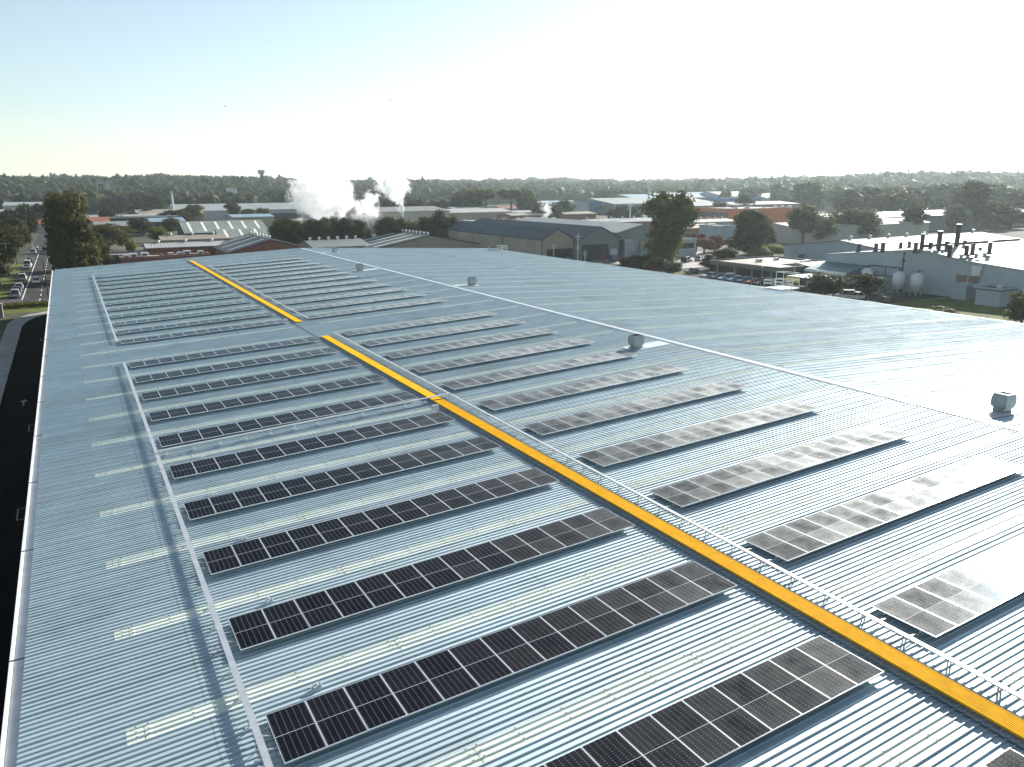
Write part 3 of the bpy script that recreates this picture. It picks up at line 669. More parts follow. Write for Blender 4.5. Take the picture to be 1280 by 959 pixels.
# ------------------------------------------------------------------ sheds and buildings
def shed(x0, x1, y0, y1, h, rh, label, wall='beige', roof='roof_pale', ridge='x', z0=0.0, name='shed', cat='building', feats=(), group=None, eave=.4, lights=0, vents=0):
    """gabled (or flat when rh==h) building; ridge runs along x or y"""
    if x1 < x0: x0, x1 = x1, x0
    r = empty(name, ((x0+x1)/2, (y0+y1)/2, z0)); tag(r, label, cat, group); X, Y = (x1-x0)/2, (y1-y0)/2
    b = MB()
    if rh > h:
        if ridge == 'x': b.prism([(-Y, -2), (Y, -2), (Y, h), (0, rh), (-Y, h)], -X, X, 'x')
        else: b.prism([(-X, -2), (X, -2), (X, h), (0, rh), (-X, h)], -Y, Y, 'y')
    else: b.box(-X, X, -Y, Y, -2, h)
    fix_normals(b.build('wall', M[wall], r))
    b = MB(); t = .25; e = eave
    if rh > h:
        H = Y if ridge == 'x' else X; Ln = X if ridge == 'x' else Y; sl = (rh-h)/H
        for s in (-1, 1):
            pr = [(0, rh+.05), (s*(H+e), h-sl*e+.05), (s*(H+e), h-sl*e+.05+t), (0, rh+.05+t)]
            b.prism(pr, -Ln-e, Ln+e, 'x' if ridge == 'x' else 'y')
        ro = fix_normals(b.build('roof', M[roof if ridge == 'x' else roof+'_y'], r))
        if lights:
            for i in range(lights):
                q = -Ln+(i+.5)*2*Ln/lights; wdt = min(.5, Ln/lights*.2); b = MB()
                for s in (-1, 1):
                    za, zb = rh+.05+t-sl*H*.08+.03, h+sl*H*.08+.05+t+.03
                    pa, pb = s*H*.08, s*H*.92
                    if ridge == 'x': b.poly([(q-wdt, pa, za), (q+wdt, pa, za), (q+wdt, pb, zb), (q-wdt, pb, zb)])
                    else: b.poly([(pa, q-wdt, za), (pa, q+wdt, za), (pb, q+wdt, zb), (pb, q-wdt, zb)])
                b.build('rooflight', M['fibre_line'], ro)
        if vents:
            for i in range(vents):
                q = -Ln+(i+.5)*2*Ln/vents; b = MB(); p = (q, 0) if ridge == 'x' else (0, q)
                b.tube((p[0], p[1], rh+.2), (p[0], p[1], rh+.8), .3, .3, 8); b.tube((p[0], p[1], rh+.8), (p[0], p[1], rh+1.3), .55, .35, 8); b.build('vent', M['galv'], ro)
    else:
        b.box(-X-e*.5, X+e*.5, -Y-e*.5, Y+e*.5, h+.005, h+.22); ro = b.build('roof', M[roof], r)
        b = MB()
        for a in ((-X-e*.5, X+e*.5, -Y-e*.5, -Y-e*.5+.25), (-X-e*.5, X+e*.5, Y+e*.5-.25, Y+e*.5), (-X-e*.5, -X-e*.5+.25, -Y-e*.5+.25, Y+e*.5-.25), (X+e*.5-.25, X+e*.5, -Y-e*.5+.25, Y+e*.5-.25)): b.box(*a, h+.223, h+.55)
        b.build('parapet', M[wall], ro)
        for i in range(vents):
            q = random.uniform(-X*.8, X*.8); p = random.uniform(-Y*.7, Y*.7); s = random.uniform(.5, 1.1); b = MB(); b.box(q-s, q+s, p-s*.7, p+s*.7, h+.22, h+.22+s*1.1); b.box(q-s*.6, q+s*.6, p-s*.8, p-s*.7-.005, h+.4, h+s*.9, 1)
            b.build('air_conditioner', [M['white'], M['dark']], ro)
    # openings: (face, a, b, z0, z1, kind); face S (towards -y) or W (towards -x); a,b as fractions
    for (fc, a, c, za, zb, kd) in feats:
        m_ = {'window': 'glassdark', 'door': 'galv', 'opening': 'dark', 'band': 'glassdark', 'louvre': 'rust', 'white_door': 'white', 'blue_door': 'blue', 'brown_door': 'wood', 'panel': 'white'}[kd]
        nm = {'band': 'window', 'white_door': 'door', 'blue_door': 'door', 'brown_door': 'door', 'opening': 'doorway'}.get(kd, kd)
        b = MB(); g = .06
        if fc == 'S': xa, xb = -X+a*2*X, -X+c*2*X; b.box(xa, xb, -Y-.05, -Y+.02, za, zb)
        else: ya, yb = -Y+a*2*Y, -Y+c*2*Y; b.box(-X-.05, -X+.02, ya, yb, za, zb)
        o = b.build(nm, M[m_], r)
        b = MB()
        if kd in ('window', 'band', 'door', 'white_door'):
            if fc == 'S':
                b.box(xa-g, xb+g, -Y-.09, -Y-.053, zb, zb+g); b.box(xa-g, xb+g, -Y-.12, -Y-.053, za-g, za); b.box(xa-g, xa, -Y-.09, -Y-.053, za, zb); b.box(xb, xb+g, -Y-.09, -Y-.053, za, zb)
                n_ = int((xb-xa)/2.2)
                for i in range(1, n_): q = lerp(xa, xb, i/n_); b.box(q-.03, q+.03, -Y-.08, -Y-.053, za, zb)
            else:
                b.box(-X-.09, -X-.053, ya-g, yb+g, zb, zb+g); b.box(-X-.12, -X-.053, ya-g, yb+g, za-g, za); b.box(-X-.09, -X-.053, ya-g, ya, za, zb); b.box(-X-.09, -X-.053, yb, yb+g, za, zb)
                n_ = int((yb-ya)/2.2)
                for i in range(1, n_): q = lerp(ya, yb, i/n_); b.box(-X-.08, -X-.053, q-.03, q+.03, za, zb)
            b.build('frame', M['white'], o)
    return r
def pshed(uL, uR, y0, depth, h, rh, label, **kw):
    zb = kw.pop('zb', None); z = terrain(at_x((uL+uR)/2, y0), y0) if zb is None else zb
    if z > 1: z -= .5
    return shed(at_x(uL, y0, z+h*.7), at_x(uR, y0, z+h*.7), y0, y0+depth, h, rh, label, z0=z, **kw)

# --- behind the far edge of the roof, left to right
pshed(128, 176, 262, 10, 2.9, 2.9, 'low dark carport with flat roof and two white cars behind the left far roof edge', wall='dark', roof='roof_grey', name='carport', zb=0, feats=(('S', .1, .9, .2, 2.3, 'opening'),))
pshed(152, 215, 250, 8, 3.0, 3.0, 'flat brown roofed annexe touching the far roof edge on the left', wall='brick', roof='roof_tan', name='annexe', zb=0, vents=4, feats=(('S', .1, .4, .9, 2.2, 'window'), ('S', .6, .9, .9, 2.2, 'window')))
pshed(205, 262, 252, 7, 3.0, 3.0, 'flat dark roofed brick annexe behind the start of the far walkway', wall='brick', roof='roof_tan', name='annexe', zb=0, vents=5)
pshed(184, 286, 280, 13, 3.6, 4.6, 'long low building with white metal roof behind the far left roof edge', wall='brick', roof='roof_white', name='workshop', zb=0, vents=3)
pshed(203, 284, 312, 12, 4.0, 5.2, 'long low building with tan roof just beyond the white roofed one', wall='tan', roof='roof_tan', name='workshop', zb=0, vents=3)
pshed(286, 392, 252, 34, 3.2, 6.8, 'slate roofed gable building with pale roof stripes behind the far roof edge', wall='brick', roof='roof_slate', ridge='y', name='workshop', zb=0, lights=3, vents=7)
pshed(392, 462, 262, 20, 2.8, 4.6, 'low grey roofed building below the left dense row of trees', wall='tan', roof='roof_grey', ridge='x', name='workshop', zb=0, vents=6)
pshed(466, 604, 250, 30, 2.4, 6.2, 'broad grey gable roof with ridge vents in front of the second tree row', wall='tan', roof='roof_slate', ridge='y', name='workshop', zb=0, lights=4, vents=9)
pshed(232, 335, 345, 26, 4.6, 8.6, 'pale gabled warehouse with bright roof stripes on the left, open dark front', wall='dark', roof='roof_green', name='warehouse_shed', zb=0, lights=6, feats=(('S', .03, .5, 0, 4, 'opening'),))
pshed(276, 352, 318, 18, 3.6, 6.6, 'smaller pale gabled shed in front of the striped warehouse', wall='dark', roof='roof_green', name='warehouse_shed', zb=0, lights=4)
pshed(112, 228, 500, 18, 6, 6, 'long flat low building with dark walls left of the long pale warehouse', wall='dark', roof='roof_pale', name='warehouse_shed', zb=0, vents=4)
pshed(120, 182, 430, 40, 4.5, 6, 'wide grey roofed shed behind the big dark fig tree', wall='tan', roof='roof_grey', name='warehouse_shed', zb=0)
pshed(176, 232, 470, 30, 4.5, 6, 'blue-white roofed shed left of the long pale warehouse', wall='dark', roof='roof_blue', name='warehouse_shed', zb=0)
pshed(222, 392, 590, 70, 6.5, 10.5, 'very long pale roofed warehouse across the left middle distance', wall='white_wall', roof='roof_pale', name='warehouse_shed', zb=0, feats=(('S', .5, .9, 0, 4, 'opening'),))
pshed(437, 467, 480, 30, 6, 8, 'grey shed hidden behind the steam beside the beige factory', wall='beige', roof='roof_grey', name='warehouse_shed', zb=0)
pshed(462, 562, 412, 44, 9.0, 11.0, 'beige factory hall with grey roof behind the steam chimney', wall='beige', roof='roof_grey', name='factory', zb=0, feats=(('S', .3, .5, 0, 5, 'opening'), ('S', .6, .7, 4.5, 6, 'window')))
pshed(486, 520, 380, 18, 5, 5, 'low pale plant room at the foot of the steam chimney', wall='beige', roof='roof_pale', name='plant_room', zb=0, vents=6)
pshed(560, 640, 470, 30, 5.5, 7.5, 'pale flat workshop beyond the air conditioners in the middle', wall='tan', roof='roof_white', name='warehouse_shed', zb=0)
pshed(575, 660, 345, 34, 5.0, 5.0, 'flat dark roofed block covered with air conditioners beyond the slate hangars', wall='green_wall', roof='roof_grey', name='workshop', zb=0, vents=12)
pshed(660, 735, 330, 40, 5.0, 5.0, 'flat tan roofed block with vents beyond the slate hangars', wall='brick', roof='roof_tan', name='workshop', zb=0, vents=11)
pshed(745, 860, 318, 26, 4.6, 5.8, 'brick workshop row with pale roof left of the orange building', wall='brick', roof='roof_pale', name='workshop', zb=0, vents=8)
pshed(640, 745, 440, 20, 4.0, 5.2, 'long low brown roofed building in front of the blue warehouse', wall='brick', roof='roof_tan', name='workshop', zb=0, vents=4)
pshed(595, 650, 560, 20, 4.5, 6, 'small red and white roofed workshops under the round trees', wall='white_wall', roof='roof_red', name='workshop', zb=0)
# hangars
hx0, hx1 = 84.0, 95.5
shed(hx0, hx1, 207, 286, 6.6, 9.6, 'first slate roofed hangar with tan side wall, nearest the far roof corner', wall='tan', roof='roof_slate', ridge='y', name='hangar', cat='hangar', group='row of gabled hangars', feats=(('W', .32, .325, 0, 6.5, 'opening'), ('W', .0, .004, 0, 6.5, 'opening'), ('W', .6, .605, 0, 6.5, 'opening'), ('S', .15, .98, 0, 3.6, 'opening')))
shed(95.8, 110.5, 203, 286, 6.6, 10.0, 'middle slate roofed hangar with wide dark doorway and green-grey gable', wall='green_wall', roof='roof_slate', ridge='y', name='hangar', cat='hangar', group='row of gabled hangars', feats=(('S', .02, .72, 0, 4.8, 'opening'), ('S', .78, .95, 0, 3, 'door')))
r = shed(111.2, 132, 205, 280, 7.8, 10.2, 'pale roofed hangar with large cross-braced grey door', wall='green_wall', roof='roof_pale', ridge='y', name='hangar', cat='hangar', group='row of gabled hangars', feats=(('S', .03, .13, 0, 5.5, 'opening'), ('S', .16, .5, 0, 5.6, 'door')))
b = MB(); Mx = Matrix.Translation((0, 0, 0))
for s in (-1, 1): b.tube((-3.2-s*2.8, -37.7, 2.8-2.6), (-3.2+s*2.8, -37.7, 2.8+2.6), .09, n=4)
b.build('door_brace', M['white'], r)
shed(120.5, 137, 196, 204.6, 5.2, 5.2, 'white flat office block beside the cross-braced hangar door', wall='white_wall', roof='roof_white', name='office', feats=(('S', .45, .95, 2.6, 4.4, 'band'), ('S', .05, .3, .8, 2.2, 'window')))
# orange building and the big sheds beyond
shed(286, 330, 326, 360, 9, 9, 'orange walled building with dark window band', wall='orange', roof='roof_pale', name='office_building', vents=5, feats=(('W', .2, .95, 4.6, 7.6, 'band'),))
pshed(868, 922, 300, 18, 4.2, 5.2, 'white roofed workshop below the orange building', wall='tan', roof='roof_white', name='workshop', zb=0, vents=6)
pshed(845, 905, 262, 14, 4.2, 5.4, 'red brick shops with pale roof behind the russet trees', wall='brick', roof='roof_tan', name='shop_row', zb=0, vents=4, feats=(('S', .1, .4, .5, 2.6, 'window'), ('S', .55, .85, .5, 2.6, 'window')))
pshed(900, 918, 232, 12, 6.4, 6.4, 'white block between the two large dark gum trees', wall='white_wall', roof='roof_white', name='office', zb=0)
pshed(736, 768, 522, 26, 9, 9, 'blue fronted warehouse in the middle distance', wall='blue', roof='roof_white', name='warehouse_shed', zb=0)
pshed(712, 736, 522, 26, 9, 9, 'pale block attached left of the blue fronted warehouse', wall='white_wall', roof='roof_white', name='warehouse_shed', zb=0, feats=(('S', .1, .9, 0, 3, 'opening'),))
pshed(768, 892, 505, 70, 8, 12, 'large green-grey warehouse with wide pale roof behind the tall gum tree', wall='green_wall', roof='roof_pale', name='warehouse_shed', zb=0, feats=(('S', .1, .2, 0, 4, 'white_door'),))
pshed(860, 1000, 395, 40, 9, 10.5, 'long pale roofed warehouse directly behind the orange building', wall='green_wall', roof='roof_pale', name='warehouse_shed', zb=0, feats=(('S', .45, .6, 1, 6, 'white_door'), ('S', .7, .85, 1, 6, 'white_door')))
pshed(902, 952, 545, 20, 10, 10, 'bright blue walled block in front of the pale blue far sheds', wall='blue', roof='roof_pale', name='warehouse_shed', zb=0)
x_ = 0
for i, (a, c, y, d, h, rh, rf, lb) in enumerate([(795, 832, 640, 60, 9, 13, 'roof_blue', 'pale blue gabled shed at left of the far shed row'), (832, 908, 640, 60, 9, 14, 'roof_blue', 'widest pale blue gabled shed in the middle of the far shed row'), (908, 975, 620, 60, 9, 14, 'roof_pale', 'pale gabled shed at right of the far shed row'),
        (960, 1012, 600, 40, 7, 11, 'roof_white', 'white fronted shed beside the far shed row')]):
    pshed(a, c, y, d, h, rh, lb, wall='white_wall' if i > 1 else 'green_wall', roof=rf, ridge='x', name='warehouse_shed')
# right background
pshed(1005, 1060, 560, 40, 7, 9, 'long white edged flat building left of the tall right trees', wall='white_wall', roof='roof_white', name='warehouse_shed', zb=0, feats=(('S', .1, .9, 2, 4, 'band'),))
pshed(1078, 1112, 345, 30, 7, 8, 'cream building behind the mid right gum trees', wall='beige', roof='roof_white', name='warehouse_shed', zb=0)
pshed(1112, 1136, 335, 20, 7.4, 7.4, 'rust red walled block beside the cream building', wall='brick', roof='roof_tan', name='warehouse_shed', zb=0)
pshed(1060, 1135, 275, 30, 4.6, 6, 'brown long low building behind the white factory roofs', wall='wood', roof='roof_tan', name='warehouse_shed', zb=0)
pshed(1150, 1190, 440, 30, 8, 9, 'white colonnaded block between the right trees', wall='white_wall', roof='roof_white', name='office_building', zb=0, feats=(('S', .1, .3, 1, 5, 'window'), ('S', .4, .6, 1, 5, 'window'), ('S', .7, .9, 1, 5, 'window')))
pshed(1130, 1200, 330, 26, 5, 6.2, 'tan roofed shed left of the tallest right tree', wall='tan', roof='roof_white', name='warehouse_shed', zb=0)
shed(205, 290, 214, 236, 6, 7.5, 'long grey walled warehouse directly behind the chimney filled factory roof', wall='beige', roof='roof_white', name='warehouse_shed')
shed(255, 420, 236, 262, 7.4, 9.2, 'long dark fronted warehouse at the right edge behind the factory', wall='concrete2', roof='roof_grey', name='warehouse_shed', vents=9)
pshed(1245, 1330, 330, 60, 8, 9, 'white roofed warehouse at the far right edge below the trees', wall='green_wall', roof='roof_white', name='warehouse_shed', zb=0)
pshed(1232, 1330, 560, 80, 12, 12, 'dark long flat building on the rise at the far right', wall='concrete2', roof='roof_grey', name='warehouse_shed', feats=(('S', .0, 1, 5, 9, 'band'),))
# left background on the slope
pshed(2, 68, 900, 40, 16, 16, 'pale colonnaded stadium stand on the left slope', wall='concrete2', roof='roof_white', name='grandstand', feats=(('S', .03, .97, 4, 14, 'opening'),))
pshed(4, 56, 720, 60, 10, 12, 'wide pale warehouse with tan end wall at the far left', wall='beige', roof='roof_pale', name='warehouse_shed')
pshed(55, 76, 720, 30, 10, 10, 'tan end block of the wide warehouse at the far left', wall='tan', roof='roof_tan', name='warehouse_shed')
pshed(-30, 66, 600, 40, 5, 9, 'white shallow roofed shed beyond the left street trees', wall='green_wall', roof='roof_white', name='warehouse_shed', zb=0)
pshed(122, 131, 1000, 20, 26, 26, 'left slim office tower on the left wooded slope', wall='white_wall', roof='roof_pale', name='office_tower', feats=(('S', .1, .9, 4, 24, 'band'),))
pshed(132, 138, 1010, 20, 26, 26, 'right slim office tower on the left wooded slope', wall='concrete', roof='roof_pale', name='office_tower')
pshed(286, 297, 900, 24, 20, 20, 'white square mill tower above the far left houses', wall='white', roof='roof_white', name='mill_tower', vents=2)
for i, (u, d, w_, h, c, lb) in enumerate([(251, 900, 9, 8, 'roof_grey', 'small grey roofed house left of the white mill tower'), (268, 880, 8, 7, 'roof_pale', 'small pale house just left of the white mill tower'), (276, 960, 12, 8, 'roof_tan', 'small tan roofed house beyond the white mill tower')]):
    p = far_point(u, d); shed(p.x-w_, p.x+w_, p.y-5, p.y+5, h, h+3, lb, wall='white_wall', roof=c, z0=p.z, name='house', cat='house')

# ------------------------------------------------------------------ white factory on the right
f1 = shed(147, 215, 128, 168, 4.8, 7.2, 'smaller white factory hall left of the chimney covered one', wall='white_wall', roof='roof_grey', name='factory', cat='factory', lights=7, vents=8,
     feats=(('W', .12, .25, 1.6, 4.0, 'louvre'), ('W', .35, .42, .2, 2.4, 'blue_door'), ('W', .45, .5, .8, 3.2, 'brown_door'), ('W', .8, .86, 1.4, 2.6, 'window')))
fac = empty('factory', (115, 100, 0)); tag(fac, 'large white factory wall with red louvres and a pale roof bristling with chimneys', 'factory')
prof = [(127, -1), (70, -1), (70, 5.9), (92, 7.6), (103, 9.3), (127, 6.6)]
b = MB(); b.prism([(y-100, z) for y, z in prof], 0, 85, 'x'); fix_normals(b.build('wall', M['white_wall'], fac))
b = MB()
for (ya, za, yb, zb_) in ((127.4, 6.57, 103, 9.32), (103, 9.32, 92, 7.65), (92, 7.65, 69.6, 5.92)):
    b.poly([(-.35, ya-100, za+.03), (85, ya-100, za+.03), (85, yb-100, zb_+.03), (-.35, yb-100, zb_+.03)]); b.poly([(-.35, ya-100, za-.2), (-.35, ya-100, za+.03), (-.35, yb-100, zb_+.03), (-.35, yb-100, zb_-.2)])
ro = b.build('roof', M['roof_white'], fac)
def ztop(y): 
    P = [(70, 5.9), (92, 7.6), (103, 9.3), (127, 6.6)]
    for (a, za), (c, zc) in zip(P, P[1:]):
        if a <= y <= c: return lerp(za, zc, (y-a)/(c-a))
    return 6
for i in range(8):
    y = 71+i*3.0; b = MB(); b.box(0, 84, y-100, y-99.6, ztop(y)+.06, ztop(y)+.10); b.build('rooflight', M['fibre_line'], ro)
def roof_hit(u, v):
    z = 8.0
    for _ in range(12):
        p = gp(u, v, z); z = ztop(max(70, min(127, p.y)))
    return p
for i, (zu, zv, hp) in enumerate([(735, 465, 45), (765, 462, 85), (810, 457, 40), (850, 458, 95), (890, 460, 45), (905, 485, 55), (940, 447, 118), (990, 477, 45), (1020, 475, 50), (1105, 470, 52), (980, 447, 40), (662, 444, 28), (705, 440, 28), (572, 460, 40), (538, 458, 36), (452, 461, 36)]):
    p = roof_hit(960+zu/4, 200+zv/4); h = hp/4/(F/(p-CAM).dot(CF)); rr = .42 if i not in (3, 6) else .5
    x, y, z = p.x-115, p.y-100, p.z; m_ = 'dark' if i % 4 else 'wood'
    b = MB(); b.tube((x, y, z-.1), (x, y, z+h), rr, rr, 8); b.tube((x, y, z+h), (x, y, z+h+.25), rr*1.3, rr*1.3, 8); b.tube((x, y, z-.05), (x, y, z+.3), rr*1.6, rr*1.1, 8); b.build('chimney', M[m_], ro)
for i, (zu, zv) in enumerate([(800, 470), (832, 470), (870, 468), (965, 492), (997, 490), (1040, 487), (1082, 483), (1060, 455)]):
    p = roof_hit(960+zu/4, 200+zv/4); x, y, z = p.x-115, p.y-100, p.z
    b = MB(); b.tube((x, y, z), (x, y, z+.4), .3, .3, 8); b.tube((x, y, z+.4), (x, y, z+.8), .5, .35, 8); b.build('vent', M['vent'], ro)
b = MB(); b.box(2, 40, 4, 4.5, 9.5, 10.1); b.build('duct', M['dark'], ro)
b = MB(); b.box(-1.0, 0, -11, -9, 6.0, 6.9); b.box(-1.1, -.2, -10.8, -9.2, 4.9, 6.0); b.build('hopper', M['galv'], fac)
for y in (-6.7, -9.3):
    b = MB()
    for k in range(7): b.box(-.16, -.02, y-1.1, y+1.1, 3.4+k*.2, 3.4+k*.2+.14)
    b.build('louvre', M['rust'], fac)
b = MB(); b.box(-.7, .1, -12.4, -6.6, 2.6, 3.0); b.build('canopy', M['white'], fac)
b = MB(); b.box(-.08, .05, -12, -9.8, 0, 2.5); b.build('door', M['rust'], fac)
k_ = shed(109.0, 114, 82.0, 86.6, 3.0, 3.0, 'small white kiosk with dark flat roof in front of the big factory wall', wall='white_wall', roof='roof_slate', name='kiosk', vents=1)
shed(112.6, 114.8, 90.6, 93.6, 2.7, 2.7, 'low white lean-to store between kiosk and tanks on the factory wall', wall='white_wall', roof='roof_white', name='lean_to')
# annexe with teal awning
an = shed(112, 121, 127.3, 137, 3.2, 3.9, 'white annexe with teal roof at the left end of the factory wall', wall='white_wall', roof='roof_white', name='annexe', feats=(('W', .5, .65, 1.2, 2.2, 'window'), ('S', .2, .5, 0, 2.2, 'door')))
aw = empty('awning', (112, 120.5, 0)); tag(aw, 'teal lean-to awning on posts along the factory wall', 'awning')
b = MB(); b.prism([(-4.5, 3.4), (2.9, 4.7), (2.9, 4.85), (-4.5, 3.55)], -5.5, 6, 'y'); fix_normals(b.build('roof', M['teal'], aw))
b = MB(); b.box(-4.6, -4.5, -5.5, 6, 3.0, 3.6); b.build('fascia', M['white'], aw)
for y in (-5.2, -1.5, 2.2, 5.7):
    b = MB(); b.box(-4.4, -4.25, y, y+.15, 0, 3.4); b.build('post', M['dark'], aw)
# tanks
def vtank(x, y, label):
    r = empty('storage_tank', (x, y, 0)); tag(r, label, 'tank', 'tanks along the factory wall')
    b = MB(); b.tube((0, 0, 1.4), (0, 0, 4.2), 1.25, 1.25, 18); b.tube((0, 0, 4.2), (0, 0, 4.7), 1.25, .3, 18); b.tube((0, 0, .9), (0, 0, 1.4), .4, 1.25, 18); b.build('vessel', M['white'], r, True)
    for i in range(4):
        a = i*math.pi/2+.7; b = MB(); b.box(math.cos(a)-.08, math.cos(a)+.08, math.sin(a)-.08, math.sin(a)+.08, 0, 1.6); b.build('leg', M['galv'], r)
    b = MB(); b.tube((0, 0, 4.6), (0, 0, 5.1), .15); b.tube((0, 0, 5.1), (1.4, 0, 5.1), .1); b.build('pipe', M['dark'], r)
vtank(111, 104.5, 'left white vertical tank on legs by the factory wall'); vtank(111.3, 100.5, 'right white vertical tank on legs by the factory wall')
vtank(112, 113, 'partly hidden white vertical tank left of the round tank end')
r = empty('horizontal_tank', (109, 108.5, 0)); tag(r, 'white horizontal tank with round end beside the pipes', 'tank')
b = MB(); b.tube((-2.2, 0, 2), (2.6, 0, 2), 1.25, 1.25, 18); b.tube((-2.5, 0, 2), (-2.2, 0, 2), .8, 1.25, 18); b.build('vessel', M['white'], r, True); b = MB(); b.box(-1.4, -1, -.9, .9, 0, 1); b.box(1.4, 1.8, -.9, .9, 0, 1); b.build('saddle', M['dark'], r)
r = empty('pipe_rack', (112.6, 107, 0)); tag(r, 'dark pipe rack rising in front of the factory wall between the tanks', 'pipe rack')
b = MB(); b.tube((0, 6, 0), (0, 6, 5.2), .14); b.tube((0, 6, 5.2), (0, -2, 5.2), .14); b.tube((0, -2, 0), (0, -2, 8.2), .14); b.tube((0, 2, 0), (0, 2, 5.2), .12); b.tube((0, 6, 3.2), (0, -2, 3.2), .1); b.build('pipe', M['dark'], r)
b = MB(); b.tube((0, -2, 8.2), (0, -2, 8.9), .3, .1); b.tube((0, -2, 6.6), (0, -2, 7.1), .32); b.build('valve', M['dark'], r)
# pallets, bench clutter
for i, (u, v) in enumerate(((1103, 372), (1112, 370), (1098, 366), (1108, 377))):
    p = gp(u, v); r = empty('pallet_stack', p, .3*i); tag(r, ['low stack of pale pallets nearest the tree beside the yard', 'pale pallet stack right of the yard tree', 'pale pallet stack close to the round tank end', 'pale pallet stack nearest the roof edge'][i], 'pallets', 'pallet stacks in the factory yard')
    for k in range(3+i % 2):
        b = MB()
        for s in range(5): b.box(-.7, .7, -.6+s*.27, -.6+s*.27+.18, k*.3+.12, k*.3+.16)
        for s in (-.6, 0, .5): b.box(s, s+.1, -.6, .62, k*.3, k*.3+.12)
        b.build('pallet', M['concrete'], r)
# low flat-roof building
lb = shed(104, 124, 131, 152, 3.2, 3.2, 'low flat roofed canopy building with olive fascia beyond the parked cars', wall='dark', roof='roof_tan', name='canopy_building', vents=4, eave=2.5)
b = MB(); X, Y = 10+1.3, 10.5+1.3; b.box(-X-.1, -X, -Y, Y, 2.6, 3.75); b.box(-X, X, -Y-.1, -Y, 2.6, 3.75); b.build('fascia', M['olive'], lb)
for y in (-9, -3, 3, 9): b = MB(); b.box(-X+.2, -X+.5, y, y+.3, 0, 3.1); b.build('column', M['concrete'], lb)
cs = empty('carport', (100, 120, 0)); tag(cs, 'white flat topped carport with yellow board beside the access platform', 'carport')
b = MB(); b.box(-2.5, 5, -3, 3, 2.7, 2.85); b.build('roof', M['white'], cs); b = MB(); b.box(4.2, 5, -3, 3, 0, 2.7); b.build('wall', M['white'], cs)
b = MB(); b.box(-2.4, -.4, 3.05, 3.12, 1.2, 2.7); b.box(-2.6, -2.52, -.6, 3, 1.4, 2.8); b.build('board', M['yellow_sign'], cs)
for y in (-2.8, 2.7): b = MB(); b.box(-2.4, -2.3, y, y+.1, 0, 2.7); b.build('post', M['galv'], cs)
# silos
for i in range(3):
    p = Vector((at_x(968+i*9, 372, 5), 372, 0)); r = empty('silo', p); tag(r, ['left', 'middle', 'right'][i]+' of the three white cylindrical silos right of the orange building', 'silo', 'white silos')
    b = MB(); b.tube((0, 0, 0), (0, 0, 8.2), 1.9, 1.9, 16); b.tube((0, 0, 8.2), (0, 0, 9.2), 1.9, .4, 16); b.build('vessel', M['white'], r, True); b = MB(); b.box(-.3, .3, -2.1, -1.9, 0, 9); b.build('ladder', M['galv'], r)

# ------------------------------------------------------------------ masts, poles, towers
def mast(u, y, h, label, head='tee', r0=.35, z0=0):
    x = at_x(u, y, h); r = empty('mast', (x, y, z0)); tag(r, label, 'mast', 'masts in the middle distance')
    b = MB(); b.tube((0, 0, 0), (0, 0, h), r0, r0*.7, 8); b.build('pole', M['white'], r)
    b = MB()
    if head == 'tee': b.box(-2.2, 2.2, -.25, .25, h, h+.5); b.box(-1.6, -1.2, -.3, .3, h+.5, h+1.2); b.box(1.2, 1.6, -.3, .3, h+.5, h+1.2)
    else:
        for a in (-1, 0, 1): b.box(a*.9-.2, a*.9+.2, -.4, .4, h-.2, h+1.6)
    b.build('antenna', M['galv'], r)
mast(811, 400, 21.5, 'tall white antenna mast left of the tall gum tree', 'y', .5)
mast(788, 330, 12.5, 'shorter white tee topped mast left of the antenna mast', 'tee', .45)
mast(214.5, 600, 19, 'slim white chimney mast at the left end of the long pale warehouse', 'y', .8)
# steam chimney
cx_, cy_ = at_x(503, 405, 8), 405
r = empty('steam_chimney', (cx_, cy_, 0)); tag(r, 'slender grey chimney from which the right steam plume rises', 'chimney')
b = MB(); b.tube((0, 0, 0), (0, 0, 12.5), .8, .6, 10); b.build('stack', M['galv'], r); b = MB(); b.box(-1.6, 1.6, -1.6, 1.6, 4, 4.3); b.box(-3, 3, -2, 2, 0, 3); b.build('platform', M['galv'], r)
for i, (u, y) in enumerate(((420, 425), (455, 410))):
    x = at_x(u, y, 8); r = empty('steam_stack', (x, y, 0)); tag(r, ['steel stack under the large left steam plume', 'steel stack under the small middle steam plume'][i], 'chimney')
    b = MB(); b.tube((0, 0, 0), (0, 0, 8.5), .9, .8, 10); b.build('stack', M['galv'], r); b = MB(); b.tube((0, 0, 8.5), (0, 0, 9.0), 1.1, 1.1, 10); b.build('cap', M['dark'], r)
# water tower on the skyline
p = far_point(328.5, 1900); r = empty('water_tower', p); tag(r, 'mushroom shaped water tower on the skyline above the steam', 'water tower')
b = MB(); b.tube((0, 0, -5), (0, 0, 26), 3.4, 3.0, 12); b.build('shaft', M['concrete2'], r)
b = MB(); b.tube((0, 0, 24), (0, 0, 30), 3.0, 8.0, 20); b.tube((0, 0, 30), (0, 0, 35), 8.0, 8.0, 20); b.tube((0, 0, 35), (0, 0, 36.2), 8.0, 5, 20); b.build('tank', M['concrete2'], r)
